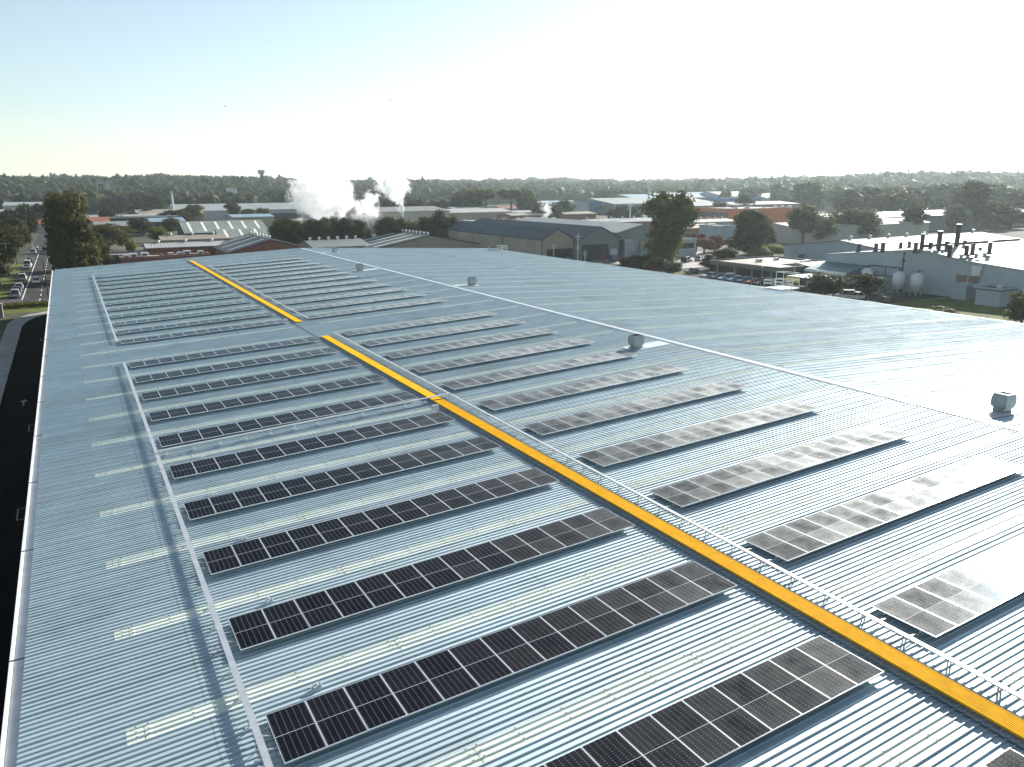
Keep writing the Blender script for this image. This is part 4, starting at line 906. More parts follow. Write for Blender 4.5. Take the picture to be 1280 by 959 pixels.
# utility poles and lamps on the left street
def upole(x, y, h, label, arm=True, lean=0):
    r = empty('utility_pole', (x, y, 0)); r.rotation_euler = (0, lean, 0); tag(r, label, 'utility pole', 'timber poles along the left street')
    b = MB(); b.tube((0, 0, 0), (0, 0, h), .17, .11, 8); b.build('pole', M['wood'], r)
    if arm: b = MB(); b.box(-1.1, 1.1, -.06, .06, h-.9, h-.75); b.box(-.8, .8, -.05, .05, h-1.9, h-1.78); b.build('crossarm', M['wood'], r)
    b = MB()
    for s in (-1, -.4, .4, 1): b.tube((s, 0, h-.75), (s, 0, h-.55), .05)
    b.build('insulator', M['white'], r)
upole(-60.2, 178, 9.5, 'pale timber power pole nearest the left frame edge', lean=-.03); upole(-57.8, 186, 9.0, 'leaning timber power pole right of the nearest one', lean=.05)
upole(-58.6, 214, 9.0, 'timber power pole beside the second nature strip', arm=True); upole(-58.4, 246, 9.5, 'timber power pole in front of the left gum trees'); upole(-58.4, 285, 9.5, 'farthest timber power pole along the left street')
r = empty('street_lamp', (-48.6, 182, 0)); tag(r, 'dark street lamp standing at the far left corner of the roof', 'street lamp')
b = MB(); b.tube((0, 0, 0), (0, 0, 9.2), .13, .08); b.build('pole', M['dark'], r); b = MB(); b.tube((0, 0, 9.1), (-1.4, 0, 9.4), .05); b.build('arm', M['dark'], r); b = MB(); b.box(-2.0, -1.3, -.15, .15, 9.3, 9.45); b.build('lamp_head', M['galv'], r)
for u, v, lb_ in ((1000-9, 366, 'thin lamp pole with a pale head beside the yellow board'), (952, 352, 'low lamp pole among the parked cars')):
    p = gp(u, v); r = empty('lamp_pole', p); tag(r, lb_, 'lamp pole'); h = 6.5 if u > 980 else 3.5
    b = MB(); b.tube((0, 0, 0), (0, 0, h), .07); b.build('pole', M['galv'], r); b = MB(); b.box(-.35, .35, -.15, .15, h, h+.15); b.build('lamp_head', M['white'], r)
for i, (u, v, h) in enumerate(((722, 330, 9), (731, 334, 5), (692, 328, 6))):
    p = gp(u, v); r = empty('mast', p); tag(r, ['grey mast with cross brackets before the dark hangar doorway', 'short grey post right of the bracketed mast', 'white post at the left of the dark hangar doorway'][i], 'mast')
    b = MB(); b.tube((0, 0, 0), (0, 0, h), .15, .12); b.build('pole', M['white'] if i != 1 else M['galv'], r)
    b = MB()
    for k in range(2 if i == 0 else 1): b.box(-.9, .9, -.08, .08, h-1-k*3, h-.85-k*3); b.tube((-.8, 0, h-1.5-k*3), (0, 0, h-1.9-k*3), .06); b.tube((.8, 0, h-1.5-k*3), (0, 0, h-1.9-k*3), .06)
    b.build('bracket', M['white'], r)
# front fence and low wall behind the lawn at the end of the driveway
r = empty('boundary_wall', (-53, 182.2, 0)); tag(r, 'low tan boundary wall across the end of the driveway lawn', 'wall')
b = MB(); b.box(-4.6, 6.2, -.12, .12, 0, 1.0); b.build('panel', M['tan'], r)
for k in range(5): b = MB(); b.box(-4.7+k*2.7, -4.35+k*2.7, -.18, .18, 0, 1.2); b.build('pier', M['concrete'], r)
r = empty('gate_pillar', (-56.2, 168, 0)); tag(r, 'pale concrete gate pillar at the curved path end', 'pillar')
b = MB(); b.box(-.5, .5, -.5, .5, 0, 2.4); b.build('shaft', M['concrete'], r); b = MB(); b.box(-.6, .6, -.6, .6, 2.403, 2.6); b.build('cap', M['concrete'], r)

# ------------------------------------------------------------------ cars
def car_proto(kind):
    L, Wd, H = {'sedan': (4.6, 1.8, 1.45), 'suv': (4.7, 1.88, 1.75), 'hatch': (4.0, 1.75, 1.5), 'van': (5.0, 1.95, 2.1)}[kind]
    l = L/2; w2 = Wd/2; hb = .88 if kind != 'van' else 1.05
    def body():
        b = MB(); prof = [(-l, .35), (-l, .72), (-l+.15, hb-.05), (-l+.9, hb+.02), (l-1.1, hb), (l-.15, hb-.16), (l, .6), (l, .3), (l-.6, .22), (-l+.6, .22)]
        n = len(prof); rings = [(-w2, .9), (-w2+.06, 1.0), (w2-.06, 1.0), (w2, .9)]
        for yy, s in rings:
            for x, z in prof: b.v.append((x*(.985 if s < 1 else 1), yy, .55+(z-.55)*s))
        for k in range(3):
            for i in range(n): j = (i+1) % n; b.f.append([k*n+i, k*n+j, (k+1)*n+j, (k+1)*n+i]); b.m.append(0)
        b.f.append(list(range(n))); b.m.append(0); b.f.append([3*n+i for i in range(n)]); b.m.append(0); return b
    cab = {'sedan': (-l+.75, -l+1.35, l-2.0, l-1.25), 'suv': (-l+.2, -l+.55, l-1.9, l-1.2), 'hatch': (-l+.25, -l+.75, l-1.7, l-1.05), 'van': (-l+.08, -l+.2, l-1.3, l-.6)}[kind]
    a, a2, c2, c = cab
    def cabin():
        b = MB(); z0, z1 = hb-.03, H-.06; k = 0
        pts = [(a, -w2+.08, z0), (c, -w2+.08, z0), (c, w2-.08, z0), (a, w2-.08, z0), (a2, -w2+.25, z1), (c2, -w2+.25, z1), (c2, w2-.25, z1), (a2, w2-.25, z1)]
        b.v += pts
        for q in ((0, 1, 5, 4), (1, 2, 6, 5), (2, 3, 7, 6), (3, 0, 4, 7)): b.f.append(list(q)); b.m.append(0)
        return b
    def top():
        b = MB(); b.box(a2-.02, c2+.02, -w2+.22, w2-.22, H-.062, H, top=(.06, .06)); return b
    def pillars():
        b = MB()
        for s in (-1, 1):
            y0 = s*(w2-.075); y1 = s*(w2-.245)
            for x0, x1 in ((a, a2), (c, c2), ((a+c)/2, (a2+c2)/2)): b.tube((x0, y0, hb-.02), (x1, y1, H-.05), .045, n=4)
        return b
    return dict(L=l, w=w2, hb=hb, body=body, cabin=cabin, top=top, pillars=pillars)
CM = {}
def car(loc, rz, kind, colour, label, group):
    if kind not in CM:
        c = car_proto(kind); P = {}
        for nm in ('body', 'cabin', 'top', 'pillars'):
            b = c[nm](); me = bpy.data.meshes.new(nm); me.from_pydata(b.v, [], b.f); P[nm] = me
            import bmesh
            bm = bmesh.new(); bm.from_mesh(me); bmesh.ops.recalc_face_normals(bm, faces=bm.faces)
            if nm == 'body': bmesh.ops.bevel(bm, geom=[e for e in bm.edges if e.calc_face_angle(0) > .5], offset=.05, segments=1, affect='EDGES')
            bm.to_mesh(me); bm.free()
        b = MB(); b.tube((0, -.1, 0), (0, .1, 0), .33, n=14); me = bpy.data.meshes.new('wheel'); me.from_pydata(b.v, [], b.f); me.materials.append(M['black']); P['wheel'] = me
        b = MB(); b.tube((0, -.115, 0), (0, .115, 0), .2, n=10); me = bpy.data.meshes.new('rim'); me.from_pydata(b.v, [], b.f); me.materials.append(M['alu']); P['rim'] = me
        b = MB(); b.box(-.05, .04, -.2, .2, -.07, .07); me = bpy.data.meshes.new('headlight'); me.from_pydata(b.v, [], b.f); me.materials.append(M['white']); P['light'] = me
        b = MB(); b.box(-.04, .05, -.15, .15, -.08, .08); me = bpy.data.meshes.new('tail_light'); me.from_pydata(b.v, [], b.f); me.materials.append(CARS['red']); P['tail'] = me
        P['cabin'].materials.append(M['glassdark']); CM[kind] = (c, P)
    c, P = CM[kind]; r = empty('parked_car', loc, rz); tag(r, label, 'car', group)
    def part(nm, me, mtl=None, loc_=(0, 0, 0), par=r):
        o = bpy.data.objects.new(nm, me); COL.objects.link(o); o.parent = par; o.location = loc_
        if mtl:
            if len(me.materials) == 0: me.materials.append(mtl)
            o.material_slots[0].link = 'OBJECT'; o.material_slots[0].material = mtl
        return o
    bd = part('body', P['body'], CARS[colour]); part('windows', P['cabin']); part('roof', P['top'], CARS[colour]); part('pillars', P['pillars'], CARS[colour])
    for sx in (-1, 1):
        for sy in (-1, 1):
            wv = part('wheel', P['wheel'], None, (sx*(c['L']-.85), sy*(c['w']-.1), .33)); part('rim', P['rim'], None, (0, sy*.005, 0), wv)
    for sy in (-1, 1): part('headlight', P['light'], None, (c['L']-.03, sy*(c['w']-.35), .66)); part('tail_light', P['tail'], None, (-c['L']+.02, sy*(c['w']-.3), .7))
    return r
G1 = 'cars parked along the left street'
for i, (x, y, k, c, lb_) in enumerate([(-55.2, 199.5, 'suv', 'silver', 'nearest silver car parked on the left street'), (-55.2, 207.5, 'sedan', 'grey', 'grey car parked behind the nearest silver one'), (-55.1, 214.5, 'hatch', 'white', 'white car third in the left kerb line'),
        (-55.2, 236, 'suv', 'white', 'white car parked beyond the moving car on the left street'), (-55.2, 243, 'sedan', 'black', 'black car behind the white one on the left street'), (-55.2, 268, 'sedan', 'silver', 'silver car in the middle of the left kerb line'), (-55.2, 275, 'van', 'white', 'white van in the middle of the left kerb line'),
        (-55.2, 292, 'hatch', 'grey', 'small grey car beyond the white van'), (-55.2, 330, 'suv', 'white', 'far white car left of the fig tree'), (-52.5, 342, 'sedan', 'silver', 'far silver car left of the fig tree'), (-55.2, 356, 'sedan', 'white', 'farthest white car on the left street')]):
    car((x, y, .01), math.pi/2+random.uniform(-.03, .03), k, c, lb_, G1)
o = car((-51.9, 226, .01), -math.pi/2, 'hatch', 'white', 'white car driving towards us in the middle of the left street', 'cars on the left street'); o.name = 'car'
for i, (c, k, lb_) in enumerate([('silver', 'sedan', 'silver car, first from the left in the angled row by the right roof edge'), ('grey', 'hatch', 'grey car, second in the angled row by the right roof edge'), ('silver', 'suv', 'silver tall car, third in the angled row by the right roof edge'), ('pale_blue', 'sedan', 'pale blue car, fourth in the angled row by the right roof edge'),
        ('blue', 'hatch', 'blue car, fifth in the angled row by the right roof edge'), ('red', 'sedan', 'dark red car, sixth in the angled row by the right roof edge'), ('black', 'suv', 'black car, last in the angled row by the right roof edge')]):
    y = 146.5-i*2.95; car((96.8, y, .01), math.pi*.93, k, c, lb_, 'angled row of parked cars by the right roof edge')
for i, (u, v, c, k, rz, lb_) in enumerate([(866, 342, 'grey', 'sedan', 2.9, 'dark grey car beside the bright green lawn'), (858, 328, 'black', 'suv', .4, 'black car in the sunny concrete car park'), (874, 326, 'silver', 'sedan', .5, 'silver car right of the black one in the sunny car park'), (886, 324, 'white', 'hatch', .5, 'white car farthest right in the sunny car park'), (838, 327, 'silver', 'hatch', .4, 'silver car under the tall gum tree'),
        (1056, 373, 'white', 'suv', 2.5, 'white car behind the round bush by the roof edge'), (1068, 374, 'white', 'hatch', 2.4, 'white car between the round bush and the yard tree'), (752, 325, 'red', 'suv', 1.2, 'red car in front of the pale hangar'), (766, 327, 'blue', 'van', 1.2, 'blue van in front of the cross-braced door'), (783, 328, 'grey', 'sedan', 1.3, 'grey car beside the white office block'), (708, 327, 'blue', 'sedan', .3, 'blue car before the dark hangar doorway'),
        (1095, 368, 'silver', 'van', .4, 'silver van half hidden by the yard tree')]):
    car(gp(u, v)+Vector((0, 0, .02)), rz, k, c, lb_, 'cars in the yards behind the roof')
for i, u in enumerate((141, 150)):
    p = Vector((at_x(u, 268, 3), 276+i, 0)); car(p, .2, 'van', 'white', ['white van left behind the dark carport', 'white van right behind the dark carport'][i], 'vans behind the carport')
b = MB()
for y in (62, 86, 139):
    for (xa, xb, ya, yb) in ((-49.4, -47.9, y, y+.08), (-49.4, -47.9, y+2.3, y+2.38), (-49.4, -49.32, y+.08, y+2.3), (-47.98, -47.9, y+.08, y+2.3)): b.poly([(xa, ya, .014), (xb, ya, .014), (xb, yb, .014), (xa, yb, .014)])
b.build('bay_markings', M['concrete2'])['kind'] = 'structure'

# ------------------------------------------------------------------ individual trees
gtree(96, 350, 22.5, 15.5, 'fig', 'huge dark fig tree standing at the far left corner of the roof', 'leaf_dark', 0, 'fig_tree')
gtree(82, 338, 12, 8, 'fig', 'dark lower tree leaning on the left side of the huge fig', 'leaf_dark', 1, 'fig_tree')
tree((-37.5, 258, 0), 'fig', 11, 9, 'dark lower tree hugging the right side of the huge fig', 'leaf_dark', 1, 'fig_tree')
for i, (x, y, h, w, k, lf, lb_) in enumerate([(-64, 205, 11, 9, 'dense', 'leaf_dark', 'dark bushy street tree at the left frame edge'), (-62.5, 232, 13, 10, 'fig', 'leaf_dark', 'large rounded street tree at the left frame edge'), (-61, 262, 13, 10, 'dense', 'leaf_dark', 'third dark tree along the left street'), (-62, 219, 14, 11, 'gum', 'leaf_dark', 'tall leaning gum between the two nearest street trees'), (-60, 300, 12, 9, 'gum', 'leaf_dark', 'gum tree where the left street narrows'),
        (-60, 340, 13, 10, 'dense', 'leaf_dark', 'dense tree far along the left street'), (-58, 390, 13, 11, 'gum', 'leaf_dark', 'farthest street tree at left'), (-66, 420, 14, 12, 'dense', 'leaf_dark', 'broad dense tree closing the end of the left street'), (-61, 186, 4, 4, 'bush', 'leaf_dark', 'dark shrub by the nearest power pole')]):
    tree((x, y, 0), k, h, w, lb_, lf, i % 2, 'street_tree' if h > 5 else 'shrub', cat='tree' if h > 5 else 'shrub')
tree((-59.3, 172.5, 0), 'bush', 5.5, 5.5, 'russet red shrub at the left frame edge above the driveway', 'leaf_red', 0, 'shrub', cat='shrub')
tree((-60, 164, 0), 'bush', 5, 6, 'dark shrub below the russet one at the left frame edge', 'leaf_dark', 1, 'shrub', cat='shrub')
for i in range(7): tree((-56.5+i*1.4, 180.2, 0), 'bush', 1.0, 1.7, 'low clipped shrub in front of the tan boundary wall', 'leaf_lime', 0, 'low_shrub', group='low shrubs along the boundary wall', cat='shrub')
for i, (u, v, h, w, k, lf, lb_) in enumerate([(135, 312, 10, 16, 'dense', 'leaf_dark', 'broad dark tree right of the huge fig'), (152, 308, 8, 12, 'gum', 'leaf', 'lower tree between the fig and the lime tree'), (178, 295, 9, 12, 'dense', 'leaf_dark', 'dark tree behind the lime tree'), (197, 303, 7, 8, 'bush', 'leaf_lime', 'bright lime yellow tree on the left'),
        (164, 317, 4.5, 4.2, 'bush', 'leaf_lime', 'small round lime tree by the white carport vans'), (215, 292, 8, 12, 'dense', 'leaf_dark', 'dark tree left of the striped warehouse'), (243, 278, 12, 14, 'gum', 'leaf', 'gum tree standing before the long pale warehouse'), (228, 280, 9, 12, 'dense', 'leaf_dark', 'dark tree left of the gum before the long warehouse'),
        (293, 277, 13, 12, 'gum', 'leaf', 'gum tree right of centre before the long pale warehouse'), (312, 278, 9, 14, 'dense', 'leaf_dark', 'wide dark trees at the right of the long pale warehouse'), (330, 277, 9, 12, 'dense', 'leaf', 'low tree left of the large steam plume'), (300, 303, 4, 9, 'bush', 'leaf_lime', 'olive hedge below the smaller striped shed')]):
    gtree(u, v, h, w, k, lb_, lf, i % 2)
G2 = 'dense row of dark trees behind the far roof edge'
for i, u in enumerate((350, 362, 375, 390, 404, 418, 432, 445, 457)):
    y = 292+random.uniform(-4, 4); x = at_x(u, y, 4); tree((x, y, 0), 'dense', [11.5, 11.8, 10, 11.5, 11.8, 11, 11.6, 10.6, 7.5][i]*1.02, 8.6 if i < 8 else 7, '%s tree from the left in the dense row left of centre' % (['first'] + ORD[2:])[i], 'leaf_dark' if i != 8 else 'leaf', i % 3, 'row_tree', G2)
for i, u in enumerate((480, 491, 503, 516, 536, 549, 562)):
    y = 282+random.uniform(-4, 4); x = at_x(u, y, 4); tree((x, y, 0), 'dense', [11.2, 12, 11, 10, 11.6, 13.2, 11.4][i], 9.6, '%s tree from the left in the second dense row beside the chimney' % (['first'] + ORD[2:])[i], 'leaf_dark' if i not in (3, 6) else 'leaf', i % 3, 'row_tree', 'second dense row of trees right of the steam')
for i, (u, v, h, w, k, lf, lb_) in enumerate([(838, 333, 21.5, 18.5, 'gum', 'leaf', 'tallest gum tree with an open crown in front of the orange building'), (828, 331, 12, 12, 'dense', 'leaf', 'lower crown at the left foot of the tallest gum'), (937, 321, 16, 15, 'fig', 'leaf_dark', 'large rounded dark tree right of the orange building'), (952, 316, 12, 9, 'dense', 'leaf_dark', 'narrow tree behind the large rounded one'),
        (1003, 307, 15, 15, 'gum', 'leaf', 'dark gum behind the small white factory hall'), (1022, 303, 11, 13, 'dense', 'leaf', 'mid green tree between the gums behind the factory'), (1052, 300, 13, 14, 'gum', 'leaf_dark', 'wide gum tree above the small factory hall'), (1075, 300, 13, 14, 'dense', 'leaf', 'rightmost tree of the group above the small factory hall'),
        (1092, 298, 9, 10, 'gum', 'leaf', 'thin tree left of the cream building'), (1140, 296, 15, 13, 'gum', 'leaf_dark', 'slanting gum tree left of the chimneys'), (1128, 294, 8, 12, 'dense', 'leaf_dark', 'low dark tree at the foot of the slanting gum'), (1212, 284, 25, 24, 'gum', 'leaf_dark', 'tallest spreading tree on the right behind the chimneys'),
        (1240, 287, 15, 20, 'gum', 'leaf_dark', 'dark spreading tree at the right edge'), (1262, 286, 11, 16, 'dense', 'leaf_dark', 'lower dark tree at the right edge'), (1190, 288, 12, 13, 'dense', 'leaf_dark', 'dark tree left of the tallest spreading one'), (1031, 372, 5.0, 8.6, 'bush', 'leaf', 'round clipped olive bush at the right roof edge'),
        (1082, 378, 6.0, 7, 'gum', 'leaf_dark', 'feathery dark tree in the factory yard'), (1276, 406, 5.5, 6, 'dense', 'leaf', 'sunlit bush at the right frame edge below the factory'), (1180, 398, 2.0, 5, 'bush', 'leaf', 'low shrub at the foot of the shaded factory lawn'), (880, 318, 6, 8, 'gum', 'leaf_red', 'russet tree beside the brick shops'), (870, 316, 7, 8, 'gum', 'leaf_red', 'pinkish brown tree left of the russet one'), (893, 315, 6, 7, 'bush', 'leaf_red', 'orange tinted bush beside the white block'),
        (905, 336, 6, 8, 'dense', 'leaf_dark', 'dark shrub mass left of the canopy building'), (888, 338, 4, 6, 'dense', 'leaf_dark', 'small dark shrub beside the green lawn'), (945, 322, 4, 10, 'bush', 'leaf_lime', 'light green hedge behind the canopy building'), (965, 320, 4, 9, 'bush', 'leaf_lime', 'right end of the light green hedge behind the canopy building')]):
    gtree(u, v, h, w, k, lb_, lf, i % 3)
for i in range(9): gtree(784+i*7.2, 334+i*1.1, [3, 3.4, 2.8, 4, 3.2, 3.6, 3, 2.6, 3.2][i], 5.5, 'bush', '%s shrub from the left in the hedge along the far right roof edge' % (['first']+ORD[2:])[i], ['leaf_red', 'leaf_dark', 'leaf_red', 'leaf_dark', 'leaf_lime', 'leaf_red', 'leaf_dark', 'leaf_dark', 'leaf'][i], 0, 'shrub', group='hedge shrubs along the right roof edge', cat='shrub')
# middle distance clumps, each tree a thing
SM = {}
def small_tree(loc, h, w, v, label, group, leaf='leaf_far'):
    key = (v % 5, leaf)
    if key not in SM: SM[key] = tree_mesh(['dense', 'gum', 'dense', 'umbrella', 'gum'][v % 5], 10.0, 8.0, 300+v, M[leaf], 1300, False)
    o = bpy.data.objects.new('far_tree', SM[key]); COL.objects.link(o); o.location = loc; o.scale = (w/8, w/8, h/10); o.rotation_euler = (0, 0, random.uniform(0, 6.28)); tag(o, label, 'tree', group); return o
def cluster(us, dist, spread, hs, n, label, group, leaf='leaf_far'):
    for i in range(n):
        u = random.uniform(*us); d = dist+random.uniform(-spread, spread); p = far_point(u, d); h = random.uniform(*hs); small_tree(p-Vector((0, 0, .4)), h, h*random.uniform(.8, 1.15), random.randrange(5), label, group, leaf)
cluster((572, 660), 620, 25, (16, 24), 9, 'sunlit round tree in the clump above the middle workshops', 'round sunlit clump', 'leaf')
cluster((512, 590), 640, 40, (11, 16), 10, 'dark tree in the belt right of the second steam plume', 'belt right of the steam')
cluster((455, 520), 600, 30, (12, 17), 6, 'tree behind the beige steam factory', 'trees behind the steam factory')
cluster((662, 712), 520, 25, (9, 14), 6, 'tree left of the blue fronted warehouse', 'trees left of the blue warehouse')
cluster((700, 760), 640, 20, (7, 10), 6, 'low tree behind the blue fronted warehouse', 'trees behind the blue warehouse')
cluster((765, 800), 500, 15, (8, 11), 4, 'tree before the large green-grey warehouse', 'trees before the green-grey warehouse')
cluster((870, 960), 560, 40, (10, 17), 6, 'tree around the bright blue block', 'trees by the blue block')
cluster((995, 1030), 700, 25, (20, 26), 3, 'tall umbrella crowned gum standing over the far right sheds', 'umbrella gums')
cluster((1040, 1130), 560, 60, (15, 22), 12, 'spreading gum between the right background sheds', 'right background gums')
cluster((1130, 1290), 620, 80, (15, 24), 16, 'hazy gum behind the tallest right tree', 'far right gums')
cluster((60, 240), 820, 90, (12, 20), 34, 'dark tree on the lower left slope', 'left slope trees')
cluster((20, 120), 560, 60, (11, 17), 12, 'tree standing among others past the end of the left street', 'trees past the street end')
cluster((120, 230), 560, 30, (8, 12), 8, 'tree around the dark low sheds at left', 'trees around the left sheds')
cluster((380, 500), 760, 60, (13, 18), 14, 'tree behind the large steam plume', 'trees behind the steam')
cluster((330, 560), 330, 8, (4, 6), 6, 'small tree beside the beige factory yard', 'small yard trees')
cluster((740, 1000), 900, 80, (14, 20), 24, 'hazy tree just beyond the far shed row', 'trees beyond the far shed row')
# sprawl of far sheds and houses between the trees
roofs = ['roof_pale', 'roof_white', 'roof_grey', 'roof_tan', 'roof_red', 'roof_blue']
for i in range(62):
    u = random.uniform(-10, 1300); d = random.choice([480, 560, 650, 760, 880, 1000, 1150])*random.uniform(.95, 1.05)
    p = far_point(u, d)
    if 320 < u < 560 and d < 700: continue
    if 720 < u < 1010 and d < 800: continue
    w_ = random.uniform(10, 26)*(1+.3*(d > 700)); dp = random.uniform(8, 16); h = random.uniform(3.5, 6.5); rf = random.choice(roofs)
    shed(p.x-w_, p.x+w_, p.y-dp, p.y+dp, h, h+random.uniform(1, 3), 'distant low shed with a %s roof among the far trees' % {'roof_pale': 'pale grey', 'roof_white': 'white', 'roof_grey': 'mid grey', 'roof_tan': 'tan', 'roof_red': 'rusty red', 'roof_blue': 'pale blue'}[rf],
         wall=random.choice(['white_wall', 'beige', 'tan', 'green_wall', 'brick']), roof=rf, z0=p.z-.3, name='distant_shed', cat='shed', group='distant sheds with %s roofs' % rf.split('_')[1])
for i in range(26):
    u = random.uniform(560, 1300); d = random.uniform(1200, 2200); p = far_point(u, d)
    shed(p.x-9, p.x+9, p.y-6, p.y+6, 5, 8, 'tiny pale house on the hazy wooded rise', wall='white_wall', roof=random.choice(['roof_white', 'roof_pale', 'roof_red']), z0=p.z+4, name='distant_house', cat='house', group='tiny houses on the wooded rise')

# ------------------------------------------------------------------ far woodland (one mass)
def woodland():
    protos = []
    iv, fc = ico()
    for s in range(6):
        rg = np.random.default_rng(900+s); V = []; Fc = []
        for k in range(5):
            c = np.array([rg.normal()*.28, rg.normal()*.28, .45+.32*rg.random()]); r_ = .24+.12*rg.random()
            import bmesh
            bm = bmesh.new(); bmesh.ops.create_icosphere(bm, subdivisions=1, radius=1); vv = np.array([q.co[:] for q in bm.verts]); ff = [tuple(q.index for q in f_.verts) for f_ in bm.faces]; bm.free()
            n0 = len(V); V.extend(list(c+vv*(1+.25*rg.normal(size=(len(vv), 1)))*r_*.85)); Fc.extend([tuple(n0+i for i in q) for q in ff])
            for _ in range(34):
                d = rg.normal(size=3); d /= np.linalg.norm(d); p = c+d*r_*(.8+.35*rg.random()); a = rg.normal(size=3)*.075; b_ = rg.normal(size=3)*.075; n0 = len(V); V.extend([p-a, p+a, p+b_]); Fc.append((n0, n0+1, n0+2))
        protos.append((np.array(V), np.array(Fc)))
    VV = []; FF = []; off = 0; rg = np.random.default_rng(5)
    n = 0
    rings = [(760, 1000, 420, 15, 22), (1000, 1350, 1100, 15, 22), (1350, 1800, 1900, 15, 22), (1800, 2400, 2400, 15, 23), (2400, 3300, 2000, 16, 26)]
    for r0, r1, cnt_, h0, h1 in rings:
        for _ in range(cnt_):
            az = R(rg.uniform(-8, 68)); d = rg.uniform(r0, r1); azd = math.degrees(az)
            if d < 1000 and 22 < azd < 48: continue
            x = CAM.x+math.sin(az)*d; y = math.cos(az)*d; V, F_ = protos[rg.integers(6)]; h = rg.uniform(h0, h1)*(.75 if rg.random() < .5 else 1.0)*(1.2 if rg.random() < .06 else 1.0); w_ = h*rg.uniform(.8, 1.3); a = rg.uniform(0, 6.28)
            Rz = np.array([[math.cos(a), -math.sin(a), 0], [math.sin(a), math.cos(a), 0], [0, 0, 1]]); P = (V*np.array([w_, w_, h]))@Rz.T+np.array([x, y, terrain(x, y)-2]); VV.append(P); FF.append(F_+off); off += len(V)
    V = np.concatenate(VV); Fc = np.concatenate(FF); me = bpy.data.meshes.new('far_woodland'); me.vertices.add(len(V)); me.vertices.foreach_set('co', V.astype(np.float32).ravel())
    me.loops.add(len(Fc)*3); me.loops.foreach_set('vertex_index', Fc.astype(np.int32).ravel()); me.polygons.add(len(Fc)); me.polygons.foreach_set('loop_start', np.arange(0, len(Fc)*3, 3, dtype=np.int32)); me.update(calc_edges=True); me.validate()
    m = leaf_mat('woodland_foliage', (.016, .025, .012), (.06, .066, .03)); 
    for n_ in m.node_tree.nodes:
        if n_.type == 'TEX_NOISE': n_.inputs['Scale'].default_value = .06
    me.materials.append(m); o = bpy.data.objects.new('far_woodland', me); COL.objects.link(o); stuff(o, 'hazy bush covered rise of countless trees along the horizon', 'woodland')
woodland()

# ------------------------------------------------------------------ steam plumes
def steam(name, blobs, label, dens, nscale=.16):
    import bmesh
    bm = bmesh.new(); o0 = Vector(blobs[0][0])
    for c, r_ in blobs:
        g = bmesh.ops.create_icosphere(bm, subdivisions=3, radius=r_*1.3); c = Vector(c)-o0
        for v in g['verts']: v.co = v.co+c
    me = bpy.data.meshes.new(name); bm.to_mesh(me); bm.free()
    o = bpy.data.objects.new(name, me); COL.objects.link(o); o.location = o0
    rm = o.modifiers.new('merge', 'REMESH'); rm.mode = 'VOXEL'; rm.voxel_size = 1.0
    dg = bpy.context.evaluated_depsgraph_get(); me2 = bpy.data.meshes.new_from_object(o.evaluated_get(dg)); o.modifiers.clear(); o.data = me2
    m = bpy.data.materials.new('steam'); m.use_nodes = True; t = m.node_tree; t.nodes.remove(t.nodes['Principled BSDF']); pv = t.nodes.new('ShaderNodeVolumePrincipled')
    pv.inputs['Color'].default_value = (1, 1, 1, 1); pv.inputs['Anisotropy'].default_value = .4
    tc = t.nodes.new('ShaderNodeTexCoord'); acc = None
    for c, r_ in blobs:                      # soft field: one spherical falloff per puff
        c = Vector(c)-o0; q = t.nodes.new('ShaderNodeVectorMath'); q.operation = 'SUBTRACT'; q.inputs[1].default_value = c; t.links.new(tc.outputs['Object'], q.inputs[0])
        k = t.nodes.new('ShaderNodeVectorMath'); k.operation = 'SCALE'; k.inputs['Scale'].default_value = 1/(r_*1.3); t.links.new(q.outputs[0], k.inputs[0])
        gr = t.nodes.new('ShaderNodeTexGradient'); gr.gradient_type = 'SPHERICAL'; t.links.new(k.outputs[0], gr.inputs[0])
        if acc is None: acc = gr.outputs['Fac']
        else:
            ad = t.nodes.new('ShaderNodeMath'); ad.operation = 'ADD'; t.links.new(acc, ad.inputs[0]); t.links.new(gr.outputs['Fac'], ad.inputs[1]); acc = ad.outputs[0]
    n = t.nodes.new('ShaderNodeTexNoise'); n.inputs['Scale'].default_value = nscale; n.inputs['Detail'].default_value = 6; n.inputs['Roughness'].default_value = .66; n.inputs['Distortion'].default_value = .8; t.links.new(tc.outputs['Object'], n.inputs[0])
    mu = t.nodes.new('ShaderNodeMath'); mu.operation = 'MULTIPLY_ADD'; mu.inputs[1].default_value = 5.0; mu.inputs[2].default_value = -2.95; t.links.new(n.outputs[0], mu.inputs[0])
    mi = t.nodes.new('ShaderNodeMath'); mi.operation = 'MINIMUM'; mi.inputs[1].default_value = .85; t.links.new(acc, mi.inputs[0])
    su = t.nodes.new('ShaderNodeMath'); su.operation = 'ADD'; t.links.new(mi.outputs[0], su.inputs[0]); t.links.new(mu.outputs[0], su.inputs[1])
    mr = t.nodes.new('ShaderNodeMapRange'); mr.inputs[1].default_value = 0; mr.inputs[2].default_value = .55; mr.inputs[3].default_value = 0; mr.inputs[4].default_value = dens; t.links.new(su.outputs[0], mr.inputs[0])
    t.links.new(mr.outputs[0], pv.inputs['Density']); t.links.new(pv.outputs[0], t.nodes['Material Output'].inputs['Volume']); me2.materials.clear(); me2.materials.append(m)
    tag(o, label, 'steam', 'steam plumes over the factory'); return o
def P_(u, v, y):           # point on the vertical plane at world y seen at (u, v)
    d = ray(u, v); s = y/d.y; return tuple(CAM+d*s)
steam('steam_plume', [(P_(410, 262, 425), 8), (P_(392, 262, 425), 9), (P_(422, 258, 425), 7.5), (P_(434, 250, 425), 6), (P_(408, 246, 425), 11), (P_(386, 242, 425), 10), (P_(372, 238, 425), 6), (P_(430, 238, 425), 8), (P_(400, 234, 425), 8)], 'large billowing white steam plume left of centre', .22)
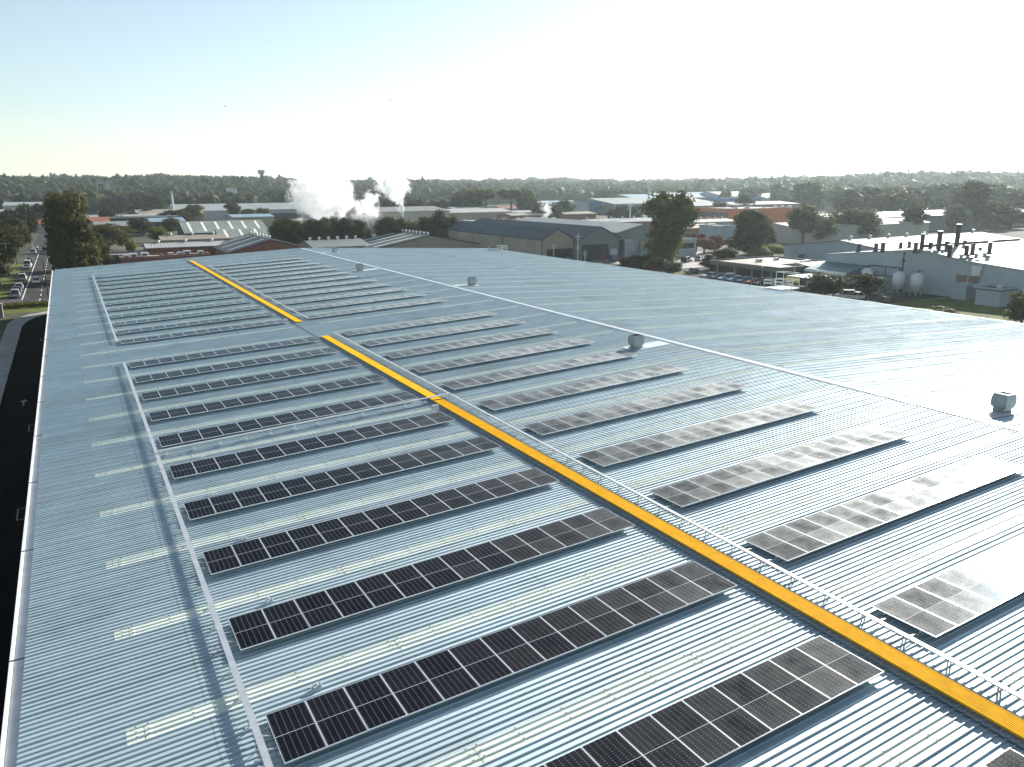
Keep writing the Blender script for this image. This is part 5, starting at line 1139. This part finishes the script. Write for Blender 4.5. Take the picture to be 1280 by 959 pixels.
steam('steam_plume', [(P_(455, 272, 410), 6), (P_(461, 267, 410), 6), (P_(452, 263, 410), 5), (P_(458, 254, 410), 5), (P_(466, 248, 410), 4.5)], 'small low white steam plume in the middle', .26, .25)
steam('steam_plume', [(P_(502, 262, 405), 2.0), (P_(501, 256, 405), 2.6), (P_(498, 249, 405), 3.6), (P_(494, 241, 405), 5), (P_(488, 234, 405), 6), (P_(502, 232, 405), 5.5), (P_(480, 233, 405), 4.5), (P_(496, 228, 405), 5)], 'white steam plume rising from the slender chimney', .32, .25)
steam('steam_plume', [(P_(682, 284, 300), 1.5), (P_(683, 279, 300), 1.6), (P_(681, 273, 300), 1.8), (P_(684, 266, 300), 2.2), (P_(682, 258, 300), 2.6)], 'thin wisp of steam above the slate hangars', .25, .4)

# ------------------------------------------------------------------ two birds
for i, (u, v) in enumerate(((281, 133), (487, 126))):
    d = ray(u, v); p = CAM+d*(120/d.y); r = empty('bird', p, .6); r.rotation_euler = (.3, .2, .6+i); tag(r, ['tiny dark bird in the sky at upper left', 'tiny dark bird in the sky above the steam'][i], 'bird')
    b = MB(); b.v += [(-.22, 0, 0), (-.05, .06, 0), (-.05, -.06, 0), (.16, 0, .03), (0, 0, .07), (0, 0, -.05)]
    for q in ((0, 1, 4), (0, 4, 2), (0, 5, 1), (0, 2, 5), (3, 4, 1), (3, 2, 4), (3, 1, 5), (3, 5, 2)): b.f.append(list(q)); b.m.append(0)
    for s in (-1, 1):
        n0 = len(b.v); b.v += [(-.08, s*.04, .02), (.08, s*.04, .02), (.06, s*.3, .12), (-.06, s*.3, .12), (-.06, s*.55, .04), (-.07, s*.04, .0), (.07, s*.04, .0)]; b.f += [[n0, n0+1, n0+2, n0+3], [n0+3, n0+2, n0+4]]; b.m += [0, 0]
    b.build('body', M['dark'], r)

# ------------------------------------------------------------------ haze
b = MB(); b.box(-2500, 5500, -300, 5600, -1.5, 110); o = b.build('haze', M['white'])
m = bpy.data.materials.new('haze'); m.use_nodes = True; t = m.node_tree; t.nodes.remove(t.nodes['Principled BSDF']); pv = t.nodes.new('ShaderNodeVolumePrincipled')
pv.inputs['Color'].default_value = (.82, .95, .97, 1); pv.inputs['Density'].default_value = .00009; pv.inputs['Anisotropy'].default_value = .5
t.links.new(pv.outputs[0], t.nodes['Material Output'].inputs['Volume']); o.data.materials.clear(); o.data.materials.append(m); stuff(o, 'thin pale morning haze', 'haze')
